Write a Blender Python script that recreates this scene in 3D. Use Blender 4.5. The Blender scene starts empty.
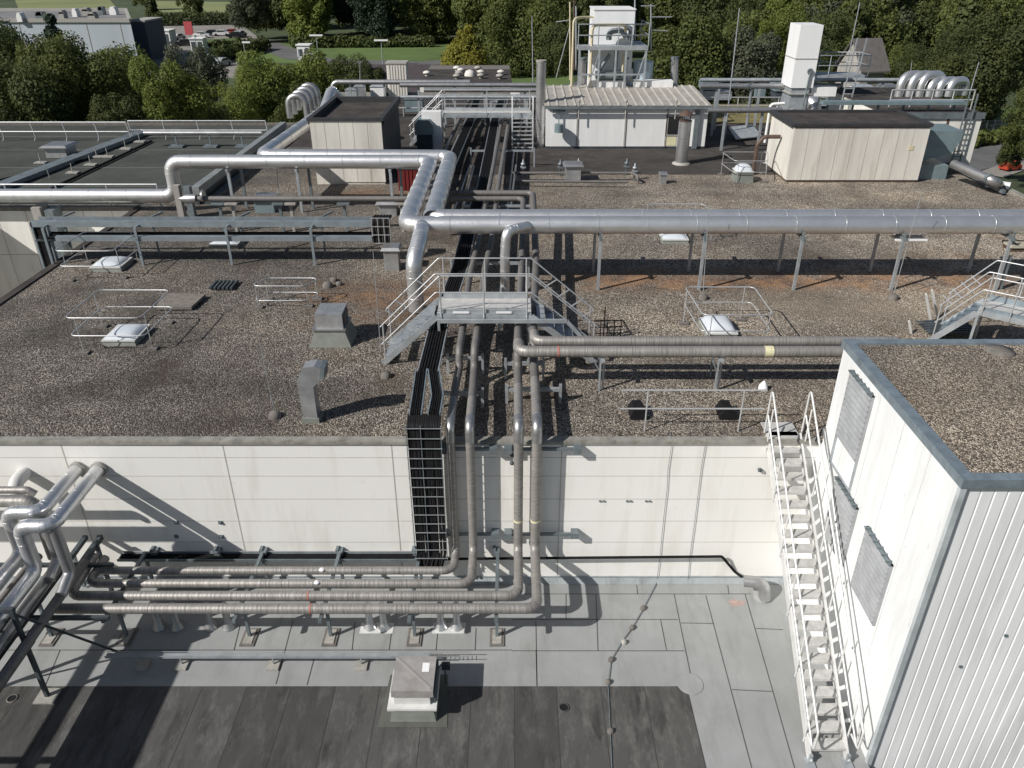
import bpy, math, random
import numpy as np
from math import radians, sin, cos, pi, tan, atan
from mathutils import Vector, Matrix
random.seed(7)
scene = bpy.context.scene
COL = scene.collection

# ------------------------------------------------------------------ survey helpers: a sight line from the drone met with a real plane
CF, CT, CH = 780.0, radians(28.9), 10.0
def _ray(px, py):
    a = (px-512)/CF; b = (384-py)/CF
    return Vector((a, cos(CT)+b*sin(CT), -sin(CT)+b*cos(CT)))
def at(px, py, z=0.0):
    d = _ray(px, py); t = (z-CH)/d.z
    return Vector((d.x*t, d.y*t, z))
def atY(px, py, Y):
    d = _ray(px, py); t = Y/d.y
    return Vector((d.x*t, Y, CH+d.z*t))
def atX(px, py, X):
    d = _ray(px, py); t = X/d.x
    return Vector((X, d.y*t, CH+d.z*t))
V = Vector

# ------------------------------------------------------------------ mesh builder
class MB:
    def __init__(s): s.v=[]; s.f=[]; s.uv=[]; s.m=[]; s.sm=[]
    def add(s, vs, fs, uvs=None, mi=0, smooth=False):
        o=len(s.v); s.v += [tuple(v) for v in vs]
        for i,f in enumerate(fs):
            s.f.append(tuple(a+o for a in f)); s.uv.append(uvs[i] if uvs else [(0,0)]*len(f)); s.m.append(mi); s.sm.append(smooth)
        return s
    def box(s, a, b, mi=0):
        x0,y0,z0=[min(p,q) for p,q in zip(a,b)]; x1,y1,z1=[max(p,q) for p,q in zip(a,b)]
        vs=[(x0,y0,z0),(x1,y0,z0),(x1,y1,z0),(x0,y1,z0),(x0,y0,z1),(x1,y0,z1),(x1,y1,z1),(x0,y1,z1)]
        fs=[(3,2,1,0),(4,5,6,7),(0,1,5,4),(1,2,6,5),(2,3,7,6),(3,0,4,7)]
        return s.add(vs,fs,None,mi)
    def cbox(s, c, size, rz=0, mi=0):
        vs=[]
        for dz in (-.5,.5):
            for dx,dy in ((-.5,-.5),(.5,-.5),(.5,.5),(-.5,.5)):
                x,y=dx*size[0],dy*size[1]
                vs.append((c[0]+x*cos(rz)-y*sin(rz), c[1]+x*sin(rz)+y*cos(rz), c[2]+dz*size[2]))
        return s.add(vs,[(3,2,1,0),(4,5,6,7),(0,1,5,4),(1,2,6,5),(2,3,7,6),(3,0,4,7)],None,mi)
    def frust(s, c, b, t, h, mi=0):          # c = centre of the base
        vs=[]
        for (w,d),z in ((b,0),(t,h)):
            for dx,dy in ((-.5,-.5),(.5,-.5),(.5,.5),(-.5,.5)): vs.append((c[0]+dx*w,c[1]+dy*d,c[2]+z))
        return s.add(vs,[(3,2,1,0),(4,5,6,7),(0,1,5,4),(1,2,6,5),(2,3,7,6),(3,0,4,7)],None,mi)
    def bar(s, p0, p1, w, h=None, mi=0, up=(0,0,1)):
        p0,p1=V(p0),V(p1); h=h or w; d=(p1-p0)
        if d.length<1e-5: return s
        d.normalize(); u=V(up)
        if abs(d.dot(u))>.98: u=V((0,1,0))
        r=d.cross(u).normalized(); u=r.cross(d)
        vs=[]
        for p in (p0,p1):
            for a,b in ((-.5,-.5),(.5,-.5),(.5,.5),(-.5,.5)): vs.append(p+r*a*w+u*b*h)
        return s.add(vs,[(0,1,2,3),(7,6,5,4),(0,4,5,1),(1,5,6,2),(2,6,7,3),(3,7,4,0)],None,mi)
    def prism(s, pts, off, mi=0):             # closed outline extruded by a vector
        n=len(pts); a=[V(p) for p in pts]; b=[p+V(off) for p in a]
        fs=[tuple(range(n-1,-1,-1)),tuple(range(n,2*n))]+[(i,(i+1)%n,n+(i+1)%n,n+i) for i in range(n)]
        return s.add(a+b,fs,None,mi)
    def tube(s, pts, r, seg=12, br=0, nb=6, cap=True, mi=0, closed=False):
        pts=[V(p) for p in pts]
        if br>0: pts=fillet(pts,br,nb,closed)
        n=len(pts); rr=r if isinstance(r,(list,tuple)) else [r]*n
        if len(rr)!=n: rr=[rr[0]]*n
        tang=[]
        for i in range(n):
            if closed: t=pts[(i+1)%n]-pts[i-1]
            elif i==0: t=pts[1]-pts[0]
            elif i==n-1: t=pts[-1]-pts[-2]
            else: t=(pts[i+1]-pts[i]).normalized()+(pts[i]-pts[i-1]).normalized()
            tang.append(t.normalized())
        u=V((0,0,1)) if abs(tang[0].z)<.9 else V((0,1,0))
        u=(u-tang[0]*u.dot(tang[0])).normalized()
        vs=[];L=[0.]
        for i in range(n):
            t=tang[i]; u=(u-t*u.dot(t)); u.normalize(); w=t.cross(u)
            if i: L.append(L[-1]+(pts[i]-pts[i-1]).length)
            for k in range(seg):
                a=2*pi*k/seg; vs.append(pts[i]+(u*cos(a)+w*sin(a))*rr[i])
        fs=[];uv=[]
        for i in range(n if closed else n-1):
            j=(i+1)%n; l1=L[i]+((pts[j]-pts[i]).length)
            for k in range(seg):
                k2=(k+1)%seg
                fs.append((i*seg+k,i*seg+k2,j*seg+k2,j*seg+k))
                c=2*pi*r if not isinstance(r,(list,tuple)) else 1
                uv.append([(k/seg*c,L[i]),((k+1)/seg*c,L[i]),((k+1)/seg*c,l1),(k/seg*c,l1)])
        s.add(vs,fs,uv,mi,True)
        if cap and not closed:
            s.add(vs[:seg],[tuple(range(seg-1,-1,-1))],None,mi); s.add(vs[-seg:],[tuple(range(seg))],None,mi)
        return s
    def lathe(s, c, prof, seg=16, mi=0, smooth=True, axis=None):  # prof = [(r,z)]
        vs=[]
        for r,z in prof:
            for k in range(seg):
                a=2*pi*k/seg; vs.append((c[0]+r*cos(a),c[1]+r*sin(a),c[2]+z))
        fs=[(i*seg+k,i*seg+(k+1)%seg,(i+1)*seg+(k+1)%seg,(i+1)*seg+k) for i in range(len(prof)-1) for k in range(seg)]
        s.add(vs,fs,None,mi,smooth)
        s.add(vs[:seg],[tuple(range(seg-1,-1,-1))],None,mi); s.add(vs[-seg:],[tuple(range(seg))],None,mi)
        return s
    def build(s, name, mats, parent=None, origin=None):
        if not isinstance(mats,(list,tuple)): mats=[mats]
        if parent is not None:
            o=V((0,0,0)); q=parent
            while q is not None: o=o+q.location; q=q.parent
            loc=V((0,0,0))
        else:
            if origin is None:
                a=np.array(s.v); origin=((a[:,0].min()+a[:,0].max())/2,(a[:,1].min()+a[:,1].max())/2,a[:,2].min())
            o=V(origin); loc=o
        me=bpy.data.meshes.new(name)
        me.from_pydata([(x-o.x,y-o.y,z-o.z) for x,y,z in s.v],[],s.f)
        ul=me.uv_layers.new(name='UVMap'); k=0
        flat=[]
        for u in s.uv:
            for a in u: flat += [a[0],a[1]]
        ul.data.foreach_set('uv',flat)
        me.polygons.foreach_set('material_index',s.m); me.polygons.foreach_set('use_smooth',s.sm)
        for m in mats: me.materials.append(m)
        me.update()
        ob=bpy.data.objects.new(name,me); COL.objects.link(ob); ob.location=loc
        if parent is not None: ob.parent=parent
        return ob
def fillet(pts, br, nb, closed=False):
    out=[]; n=len(pts)
    for i,p in enumerate(pts):
        if not closed and i in (0,n-1): out.append(p); continue
        a=pts[i-1]; b=pts[(i+1)%n]
        da=(a-p); db=(b-p); la,lb=da.length,db.length
        if la<1e-6 or lb<1e-6: continue
        da/=la; db/=lb
        ang=math.acos(max(-1,min(1,da.dot(db))))
        if ang>pi-.02: out.append(p); continue
        t=min(br/tan(ang/2), la*.49, lb*.49); rr=t*tan(ang/2)
        bis=(da+db).normalized(); c=p+bis*(rr/sin(ang/2))
        s0=p+da*t-c; s1=p+db*t-c
        for k in range(nb+1):
            f=k/nb; tot=pi-ang
            w0=sin((1-f)*tot)/sin(tot); w1=sin(f*tot)/sin(tot)
            out.append(c+s0*w0+s1*w1)
    return out

def tag(o, label=None, cat=None, group=None, kind=None):
    if label: o['label']=label
    if cat: o['category']=cat
    if group: o['group']=group
    if kind: o['kind']=kind
    return o
def thing(name, label, cat, loc=(0,0,0), group=None):
    o=bpy.data.objects.new(name,None); COL.objects.link(o); o.location=V(loc); o.empty_display_size=.2
    return tag(o,label,cat,group)
def dup(root, loc, label, group=None, scale=None, rz=None):
    r=root.copy(); COL.objects.link(r); r.location=V(loc); r['label']=label
    if group: r['group']=group
    if scale: r.scale=scale
    if rz is not None: r.rotation_euler=(0,0,rz)
    for ch in root.children:
        c=ch.copy(); COL.objects.link(c); c.parent=r
        for g in ch.children:
            d=g.copy(); COL.objects.link(d); d.parent=c
    return r

# ------------------------------------------------------------------ materials
def newmat(name):
    m=bpy.data.materials.new(name); m.use_nodes=True; nt=m.node_tree
    return m,nt,nt.nodes,nt.links,nt.nodes['Principled BSDF']
def noise(N,L,vec,scale,detail=4,rough=.55):
    n=N.new('ShaderNodeTexNoise'); n.inputs['Scale'].default_value=scale; n.inputs['Detail'].default_value=detail; n.inputs['Roughness'].default_value=rough
    if vec is not None: L.new(vec,n.inputs['Vector'])
    return n
def ramp(N,L,fac,stops):
    r=N.new('ShaderNodeValToRGB'); L.new(fac,r.inputs[0]); e=r.color_ramp.elements
    while len(e)<len(stops): e.new(.5)
    for i,(p,c) in enumerate(stops):
        e[i].position=p; e[i].color=(c,c,c,1) if not isinstance(c,(tuple,list)) else (*c,1)
    return r
def mix(N,L,fac,a,b,mode='MIX'):
    m=N.new('ShaderNodeMix'); m.data_type='RGBA'; m.blend_type=mode
    if isinstance(fac,(int,float)): m.inputs[0].default_value=fac
    else: L.new(fac,m.inputs[0])
    for k,x in ((6,a),(7,b)):
        if isinstance(x,(tuple,list)): m.inputs[k].default_value=(*x[:3],1)
        else: L.new(x,m.inputs[k])
    return m.outputs[2]
def vmap(N,L,vec,sc):
    m=N.new('ShaderNodeMapping'); m.inputs['Scale'].default_value=sc; L.new(vec,m.inputs['Vector']); return m.outputs[0]
def bump(N,L,h,strength,dist,bs):
    b=N.new('ShaderNodeBump'); b.inputs['Strength'].default_value=strength; b.inputs['Distance'].default_value=dist
    L.new(h,b.inputs['Height']); L.new(b.outputs[0],bs.inputs['Normal']); return b
def pos(N):
    return N.new('ShaderNodeNewGeometry').outputs['Position']
def mth(N,L,op,a,b=None,c=None):
    m=N.new('ShaderNodeMath'); m.operation=op
    for i,x in enumerate((a,b,c)):
        if x is None: continue
        if isinstance(x,(int,float)): m.inputs[i].default_value=x
        else: L.new(x,m.inputs[i])
    return m.outputs[0]

def M_plain(name, col, rough=.5, metal=0, var=.25, scale=2.0, streak=False, dirt=None, dirt_amt=.5, bmp=0):
    m,nt,N,L,bs=newmat(name); p=pos(N)
    n1=noise(N,L,vmap(N,L,p,(1,1,.15)) if streak else p,scale,6,.65)
    n2=noise(N,L,p,scale*9,3,.6)
    lo=tuple(c*(1-var) for c in col); hi=tuple(min(1,c*(1+var*.5)) for c in col)
    c=mix(N,L,ramp(N,L,n1.outputs[0],[(.35,0),(.65,1)]).outputs[0],lo,hi)
    c=mix(N,L,mth(N,L,'MULTIPLY',n2.outputs[0],.25),c,lo)
    if dirt:
        n3=noise(N,L,vmap(N,L,p,(1,1,.12)) if streak else p,scale*2.3,8,.7)
        d=ramp(N,L,n3.outputs[0],[(.52,0),(.75,dirt_amt)])
        c=mix(N,L,d.outputs[0],c,dirt)
    L.new(c,bs.inputs['Base Color'])
    r=mth(N,L,'MULTIPLY_ADD',n1.outputs[0],.25,rough-.12)
    L.new(r,bs.inputs['Roughness']); bs.inputs['Metallic'].default_value=metal
    if bmp: bump(N,L,n2.outputs[0],bmp,.02,bs)
    return m
def M_clad(name, col, rough, metal, ring=0, ringamt=.25, ringbump=.4, var=.2, speck=0):
    # sheet cladding on pipes; u runs round, v along the pipe in metres
    m,nt,N,L,bs=newmat(name); tc=N.new('ShaderNodeTexCoord'); p=pos(N)
    n1=noise(N,L,p,1.7,5,.6); n2=noise(N,L,p,14,4,.6)
    lo=tuple(c*(1-var) for c in col)
    c=mix(N,L,ramp(N,L,n1.outputs[0],[(.35,0),(.65,1)]).outputs[0],lo,col)
    if ring:
        sv=N.new('ShaderNodeSeparateXYZ'); L.new(tc.outputs['UV'],sv.inputs[0])
        wn=noise(N,L,vmap(N,L,tc.outputs['UV'],(1.2,ring,1)),1.0,3,.7)
        c=mix(N,L,ramp(N,L,wn.outputs[0],[(.38,ringamt*2),(.5,ringamt*.6),(.62,0)]).outputs[0],c,tuple(k*.35 for k in col))
        sn=mth(N,L,'SINE',mth(N,L,'MULTIPLY',sv.outputs[1],ring*2.2))
        h=mth(N,L,'ADD',mth(N,L,'MULTIPLY',sn,.10),wn.outputs[0])
        bump(N,L,h,ringbump,.012,bs)
    else:
        bump(N,L,n2.outputs[0],.08,.01,bs)
    L.new(c,bs.inputs['Base Color'])
    L.new(mth(N,L,'MULTIPLY_ADD',n2.outputs[0],.2,rough-.1),bs.inputs['Roughness']); bs.inputs['Metallic'].default_value=metal
    return m

silver   = M_clad('bright_cladding',(.78,.785,.79),.36,.80,var=.12)
silver_dull = M_clad('dull_cladding',(.50,.50,.50),.42,.8,ring=9,ringamt=.10,ringbump=.15)
weathered= M_clad('weathered_cladding',(.41,.39,.365),.52,.45,ring=30,ringamt=.34,ringbump=.5)
darkclad = M_clad('grey_pipe_wrap',(.20,.19,.18),.6,.25,ring=20,ringamt=.2,ringbump=.2)
galv     = M_plain('galvanised_steel',(.42,.45,.47),.5,.45,.2,3)
galvdark = M_plain('aged_galvanised_steel',(.20,.235,.25),.55,.4,.25,3)
railm    = M_plain('aluminium_rail',(.57,.58,.585),.4,.5,.12,3)
steel_dk = M_plain('dark_painted_steel',(.07,.085,.095),.55,.2,.3,3)
blackm   = M_plain('black_rubber',(.015,.015,.016),.6,0,.3,4)
def nospec(m,v=.15): m.node_tree.nodes['Principled BSDF'].inputs['Specular IOR Level'].default_value=v; return m
cablem   = M_plain('black_cable_sheath',(.012,.012,.013),.8,0,.4,6)
ventm    = M_plain('vent_sheet_metal',(.46,.47,.48),.42,.6,.2,2.5,dirt=(.22,.18,.15),dirt_amt=.45)
ventbase = M_plain('felted_vent_base',(.21,.225,.20),.85,0,.2,3)
concrete = M_plain('concrete_pad',(.36,.35,.32),.9,0,.25,6,bmp=.3)
concdark = M_plain('weathered_concrete',(.17,.155,.14),.9,0,.35,5,bmp=.3)
white    = M_plain('white_paint',(.78,.78,.77),.55,0,.08,2,True,(.55,.53,.48),.25)
cream    = M_plain('cream_panel',(.78,.76,.70),.7,0,.12,1.2,True,(.42,.38,.30),.45)
pebble   = M_plain('washed_concrete_panel',(.66,.635,.575),.85,0,.18,1.0,True,(.30,.27,.21),.55)
pebbledk = M_plain('stained_concrete_panel',(.36,.34,.31),.85,0,.2,1.0,True,(.12,.11,.10),.6)
asph     = M_plain('bitumen_roof',(.066,.060,.056),.9,0,.35,.7,bmp=.2,dirt=(.13,.115,.10),dirt_amt=.6)
feltfar  = M_plain('green_grey_felt',(.072,.078,.070),.85,0,.25,.35,dirt=(.16,.15,.13),dirt_amt=.4,bmp=.2)
redm     = M_plain('red_container_paint',(.17,.02,.02),.5,0,.2,2)
yellowm  = M_plain('pale_yellow_pipe_paint',(.60,.53,.36),.5,0,.15,2)
glassm   = M_plain('dark_glass',(.02,.022,.025),.12,0,.2,2)
domem    = M_plain('skylight_acrylic',(.62,.66,.70),.2,0,.08,2)
labelw   = M_plain('white_label',(.85,.85,.85),.5,0,.03,2)
brownsh  = M_plain('brown_flashing',(.12,.08,.06),.6,.2,.3,2)
bluegrey = M_plain('blue_grey_duct',(.22,.29,.31),.45,.3,.15,2)
tarp     = M_plain('coated_coping',(.27,.33,.37),.45,.4,.25,3,dirt=(.12,.13,.13),dirt_amt=.5)
blackpar = M_plain('dark_parapet_felt',(.035,.036,.038),.7,0,.25,3)
copingm  = M_plain('stained_roof_edge',(.30,.29,.26),.8,0,.35,2.2,dirt=(.09,.075,.035),dirt_amt=.8)
ledgegreen=M_plain('dull_green_tray_cover',(.12,.15,.14),.6,.2,.25,3)
whitemb  = M_plain('white_membrane',(.62,.62,.60),.6,0,.1,4)

def M_gravel(name='roof_gravel',pale=0):
    m,nt,N,L,bs=newmat(name); p=pos(N)
    vo=N.new('ShaderNodeTexVoronoi'); vo.inputs['Scale'].default_value=38 if pale else 29; L.new(p,vo.inputs['Vector'])
    vo2=N.new('ShaderNodeTexVoronoi'); vo2.inputs['Scale'].default_value=85 if pale else 66; L.new(p,vo2.inputs['Vector'])
    sx=N.new('ShaderNodeSeparateColor'); L.new(vo.outputs['Color'],sx.inputs[0])
    sx2=N.new('ShaderNodeSeparateColor'); L.new(vo2.outputs['Color'],sx2.inputs[0])
    v=mth(N,L,'MULTIPLY_ADD',sx2.outputs[0],.45,mth(N,L,'MULTIPLY',sx.outputs[0],.55))
    c=ramp(N,L,v,[(.16,(.022,.018,.014)),(.38,(.095,.081,.066)),(.60,(.225,.195,.162)),(.84,(.66,.60,.52))]).outputs[0]
    big=noise(N,L,p,.22,5,.6); mid=noise(N,L,p,1.1,5,.65)
    # brown soil showing and darker damp patches that follow neither sun nor shade
    c=mix(N,L,ramp(N,L,big.outputs[0],[(.42,.0),(.58,.9)]).outputs[0],c,mix(N,L,.5,c,(.055,.048,.042)))
    c=mix(N,L,ramp(N,L,mid.outputs[0],[(.5,0),(.72,.6)]).outputs[0],c,mix(N,L,.5,c,(.09,.065,.05)))
    # drifts: bare soil, moss and swept areas
    d1=noise(N,L,p,.45,6,.7); d2=noise(N,L,vmap(N,L,p,(1,1.6,1)),.16,4,.6)
    c=mix(N,L,ramp(N,L,d1.outputs[0],[(.54,0),(.66,.62)]).outputs[0],c,(.075,.052,.034))
    c=mix(N,L,1.0,c,ramp(N,L,d2.outputs[0],[(.36,(.62,.62,.63)),(.5,(1,1,1)),(.66,(1.3,1.26,1.2))]).outputs[0],'MULTIPLY')
    s=N.new('ShaderNodeSeparateXYZ'); L.new(p,s.inputs[0])
    def band(c0,w,ax): # soft window
        d=mth(N,L,'ABSOLUTE',mth(N,L,'SUBTRACT',s.outputs[ax],c0))
        return mth(N,L,'MAXIMUM',mth(N,L,'SUBTRACT',1.0,mth(N,L,'DIVIDE',d,w)),0.0)
    def patch(x0,wx,y0,wy): return mth(N,L,'MULTIPLY',mth(N,L,'MINIMUM',mth(N,L,'MULTIPLY',band(x0,wx,0),2.5),1.0),band(y0,wy,1))
    rn=noise(N,L,vmap(N,L,p,(.8,.8,1)),1.0,5,.65)
    rm=mth(N,L,'ADD',patch(9.5,9.5,25.7,1.5),mth(N,L,'MULTIPLY',patch(-4.3,3.2,23.8,2.6),.8))
    rm=mth(N,L,'ADD',rm,mth(N,L,'MULTIPLY',patch(-5.5,3.4,36.5,1.6),1.0))
    rm=mth(N,L,'MULTIPLY',rm,ramp(N,L,rn.outputs[0],[(.40,.30),(.58,1.5)]).outputs[0])
    rm=mth(N,L,'MINIMUM',rm,.92)
    rust=mix(N,L,ramp(N,L,mid.outputs[0],[(.4,0),(.6,1)]).outputs[0],(.085,.042,.026),(.33,.175,.08))
    rust=mix(N,L,.34,rust,c)
    c=mix(N,L,rm,c,rust)
    # pale washed strip (tan) further right
    tn=mth(N,L,'MULTIPLY',patch(12,6,23.3,2.0),.35)
    c=mix(N,L,tn,c,(.30,.25,.19))
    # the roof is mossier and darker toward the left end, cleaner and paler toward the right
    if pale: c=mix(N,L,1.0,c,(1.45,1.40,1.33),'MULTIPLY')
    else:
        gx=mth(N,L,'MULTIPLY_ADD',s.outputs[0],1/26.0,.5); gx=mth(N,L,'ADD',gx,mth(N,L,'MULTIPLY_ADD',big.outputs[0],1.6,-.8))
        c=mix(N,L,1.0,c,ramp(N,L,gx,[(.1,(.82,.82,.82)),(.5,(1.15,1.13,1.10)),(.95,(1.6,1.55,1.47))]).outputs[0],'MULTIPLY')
    L.new(c,bs.inputs['Base Color']); bs.inputs['Roughness'].default_value=.92
    h=mth(N,L,'ADD',vo.outputs['Distance'],mth(N,L,'MULTIPLY',vo2.outputs['Distance'],.4))
    b=bump(N,L,h,.9,.05,bs); b.invert=True
    return m
nospec(feltfar); nospec(asph); gravel=M_gravel(); gravel_pale=M_gravel('pale_roof_gravel',1); nospec(cablem); nospec(blackm)
def M_felt(name, col, lichen=0, stain=(.05,.048,.045), amt=.5, grain=60):
    m,nt,N,L,bs=newmat(name); p=pos(N)
    a=noise(N,L,p,.8,6,.6); b=noise(N,L,p,grain,2,.5); d=noise(N,L,vmap(N,L,p,(2.2,.5,1)),1.3,7,.7); e=noise(N,L,vmap(N,L,p,(1.6,.55,1)),2.6,7,.75)
    c=mix(N,L,ramp(N,L,a.outputs[0],[(.3,0),(.7,1)]).outputs[0],tuple(k*.85 for k in col),tuple(k*1.1 for k in col))
    c=mix(N,L,mth(N,L,'MULTIPLY',b.outputs[0],.35),c,tuple(k*.6 for k in col))
    c=mix(N,L,ramp(N,L,d.outputs[0],[(.5,0),(.72,amt)]).outputs[0],c,stain)
    if lichen: c=mix(N,L,ramp(N,L,e.outputs[0],[(.50,0),(.70,lichen*.6)]).outputs[0],c,tuple(min(1,k*2.2) for k in col))
    L.new(c,bs.inputs['Base Color']); bs.inputs['Roughness'].default_value=.9
    bump(N,L,b.outputs[0],.25,.01,bs)
    return m
felt=M_felt('mineral_felt',(.315,.323,.32),0,(.19,.195,.185),.55)
feltdark=M_felt('worn_bitumen_felt',(.082,.079,.075),.95,(.020,.019,.018),.95)
feltstrip=M_felt('bitumen_strip',(.060,.058,.055),.9,(.02,.019,.018),.9)
seam=M_plain('seam_bitumen',(.06,.06,.058),.7,0,.2,5)
chalk=M_plain('orange_marking_spray',(.40,.30,.27),.8,0,.2,9)

def M_wall():
    m,nt,N,L,bs=newmat('painted_wall_panel'); p=pos(N)
    s=N.new('ShaderNodeSeparateXYZ'); L.new(p,s.inputs[0])
    a=noise(N,L,vmap(N,L,p,(1.2,1,.18)),1.4,7,.65); b=noise(N,L,p,.5,3,.5); e=noise(N,L,p,2.2,8,.75)
    c=mix(N,L,b.outputs[0],(.77,.76,.72),(.83,.82,.785))
    c=mix(N,L,ramp(N,L,a.outputs[0],[(.5,0),(.75,.5)]).outputs[0],c,(.56,.53,.46))
    c=mix(N,L,ramp(N,L,e.outputs[0],[(.62,0),(.8,.35)]).outputs[0],c,(.42,.39,.33))
    L.new(c,bs.inputs['Base Color']); bs.inputs['Roughness'].default_value=.75
    bump(N,L,e.outputs[0],.06,.02,bs)
    return m
wallm=M_wall()
def M_whitewall():
    m,nt,N,L,bs=newmat('white_sheet_wall'); p=pos(N)
    a=noise(N,L,vmap(N,L,p,(1.0,1.6,.22)),1.6,8,.7); b=noise(N,L,vmap(N,L,p,(1,3,.6)),3,6,.75)
    c=mix(N,L,ramp(N,L,a.outputs[0],[(.42,0),(.70,.7)]).outputs[0],(.80,.815,.82),(.63,.64,.62))
    c=mix(N,L,ramp(N,L,b.outputs[0],[(.60,0),(.72,.6)]).outputs[0],c,(.40,.39,.36))
    L.new(c,bs.inputs['Base Color']); bs.inputs['Roughness'].default_value=.5
    return m
whitewall=M_whitewall()
def M_leaf(name, col, var, hue=(1,1,1), dark=.35):
    m,nt,N,L,bs=newmat(name); p=pos(N)
    oi=N.new('ShaderNodeObjectInfo')
    a=noise(N,L,p,.35,3,.6); b=noise(N,L,p,2.2,3,.7)
    c=mix(N,L,ramp(N,L,b.outputs[0],[(.35,0),(.65,1)]).outputs[0],tuple(k*(1-var) for k in col),tuple(k*(1+var) for k in col))
    c=mix(N,L,ramp(N,L,a.outputs[0],[(.4,0),(.65,.6)]).outputs[0],c,tuple(k*h for k,h in zip(col,hue)))
    c=mix(N,L,mth(N,L,'MULTIPLY',oi.outputs['Random'],.45),c,tuple(k*dark for k in col))
    L.new(c,bs.inputs['Base Color']); bs.inputs['Roughness'].default_value=.65
    try: bs.inputs['Specular IOR Level'].default_value=.2
    except Exception: pass
    tr=N.new('ShaderNodeBsdfTranslucent'); L.new(c,tr.inputs[0])
    ms=N.new('ShaderNodeMixShader'); ms.inputs[0].default_value=.42
    out=[n for n in N if n.type=='OUTPUT_MATERIAL'][0]
    L.new(bs.outputs[0],ms.inputs[1]); L.new(tr.outputs[0],ms.inputs[2]); L.new(ms.outputs[0],out.inputs[0])
    return m
leaf_dark=M_leaf('dark_foliage',(.10,.125,.05),.4,(1.3,1.15,.8))
leaf_mid =M_leaf('mid_foliage',(.135,.165,.055),.4,(1.25,1.1,.8))
leaf_lite=M_leaf('bright_foliage',(.175,.215,.055),.35,(1.1,1.0,.8),.6)
leaf_yel =M_leaf('yellow_green_foliage',(.25,.25,.05),.3,(1.2,1.0,.7),.8)
leaf_grey=M_leaf('grey_green_foliage',(.125,.14,.09),.35,(1.1,1.1,1.1))
leaf_blue=M_leaf('blue_green_needles',(.062,.09,.058),.35,(1,1,1.1))
barkm=M_plain('bark',(.09,.075,.06),.9,0,.3,3)
birchm=M_plain('pale_birch_bark',(.45,.43,.40),.8,0,.3,3)
grassm=M_plain('meadow_grass',(.10,.155,.04),.9,0,.3,.06)
grassg=M_plain('ground_cover',(.055,.075,.03),.95,0,.4,.08)
fieldm=M_plain('dry_field',(.20,.22,.09),.95,0,.2,.02)
roadm=M_plain('worn_asphalt',(.12,.12,.12),.9,0,.2,.3)
pavem=M_plain('concrete_paving',(.24,.225,.20),.9,0,.2,.3)
# ================================================================== SETTING: ground
def sheet(name, pts, z, mat, mid=None):
    mb=MB(); mb.add([(x,y,z) for x,y in pts],[tuple(range(len(pts)))]); return tag(mb.build(name,mat,None,(0,0,z)),kind='structure')
GZ=-9.0
sheet('ground',[(-1500,-60),(1500,-60),(1500,3000),(-1500,3000)],GZ,grassg)
def gpoly(name,pxs,mat,lift):
    return sheet(name,[tuple(at(x,y,GZ)[:2]) for x,y in pxs],GZ+lift,mat)
gpoly('lawn',[(200,62),(480,66),(470,44),(300,42),(190,50)],grassm,.02)
gpoly('lawn',[(498,92),(575,92),(572,62),(505,62)],grassm,.02)
gpoly('lawn',[(900,150),(1060,125),(1060,106),(900,112)],grassm,.02)
gpoly('car_park',[(135,80),(236,78),(262,40),(240,24),(140,26)],pavem,.03)
gpoly('field',[(150,12),(235,13),(230,2),(150,1)],fieldm,.03)
gpoly('field',[(20,13),(120,12),(110,0),(15,0)],fieldm,.03)
gpoly('field',[(780,14),(930,12),(960,-10),(760,-10)],fieldm,.03)
gpoly('verge',[(185,56),(252,50),(240,38),(200,40)],grassm,.05)
# roads
def strip(name,pxs,w,mat,lift):
    P=[at(x,y,GZ) for x,y in pxs]; a=[];b=[]
    for i,p in enumerate(P):
        t=(P[min(i+1,len(P)-1)]-P[max(i-1,0)]).normalized(); n=V((-t.y,t.x,0))*w/2
        a.append(p+n); b.append(p-n)
    mb=MB()
    vs=[(q.x,q.y,GZ+lift) for q in a+b]; n=len(P)
    mb.add(vs,[(i,n+i,n+i+1,i+1) for i in range(n-1)]); return tag(mb.build(name,mat,None,(0,0,GZ+lift)),kind='structure')
strip('road',[(255,40),(300,58),(345,62),(420,64),(470,60)],7,roadm,.06)
strip('road',[(1100,128),(1024,143),(965,156),(900,170),(820,200)],9,roadm,.06)
strip('road',[(500,92),(560,92),(640,70),(720,76),(760,82)],6,roadm,.06)
strip('footpath',[(1100,142),(1040,158),(990,176)],2.5,pavem,.10)

# ================================================================== MAIN HALL
WY=15.33
RX=24.0; LX=-16.8; CY=34.45
hall=thing('factory_hall','wide factory hall with brown gravel flat roof and cream panelled front wall','building',(0,WY,GZ))
mb=MB()
def slab(mb,x0,x1,y0,y1,z,mi=0): mb.add([(x0,y0,z),(x1,y0,z),(x1,y1,z),(x0,y1,z)],[(0,1,2,3)],None,mi)
slab(mb,LX,RX,WY+.02,CY,0); slab(mb,-14.0,RX,CY,47.0,0); slab(mb,LX,-14.0,CY,37.2,0)
mb.build('gravel_roof',gravel,hall)
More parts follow.
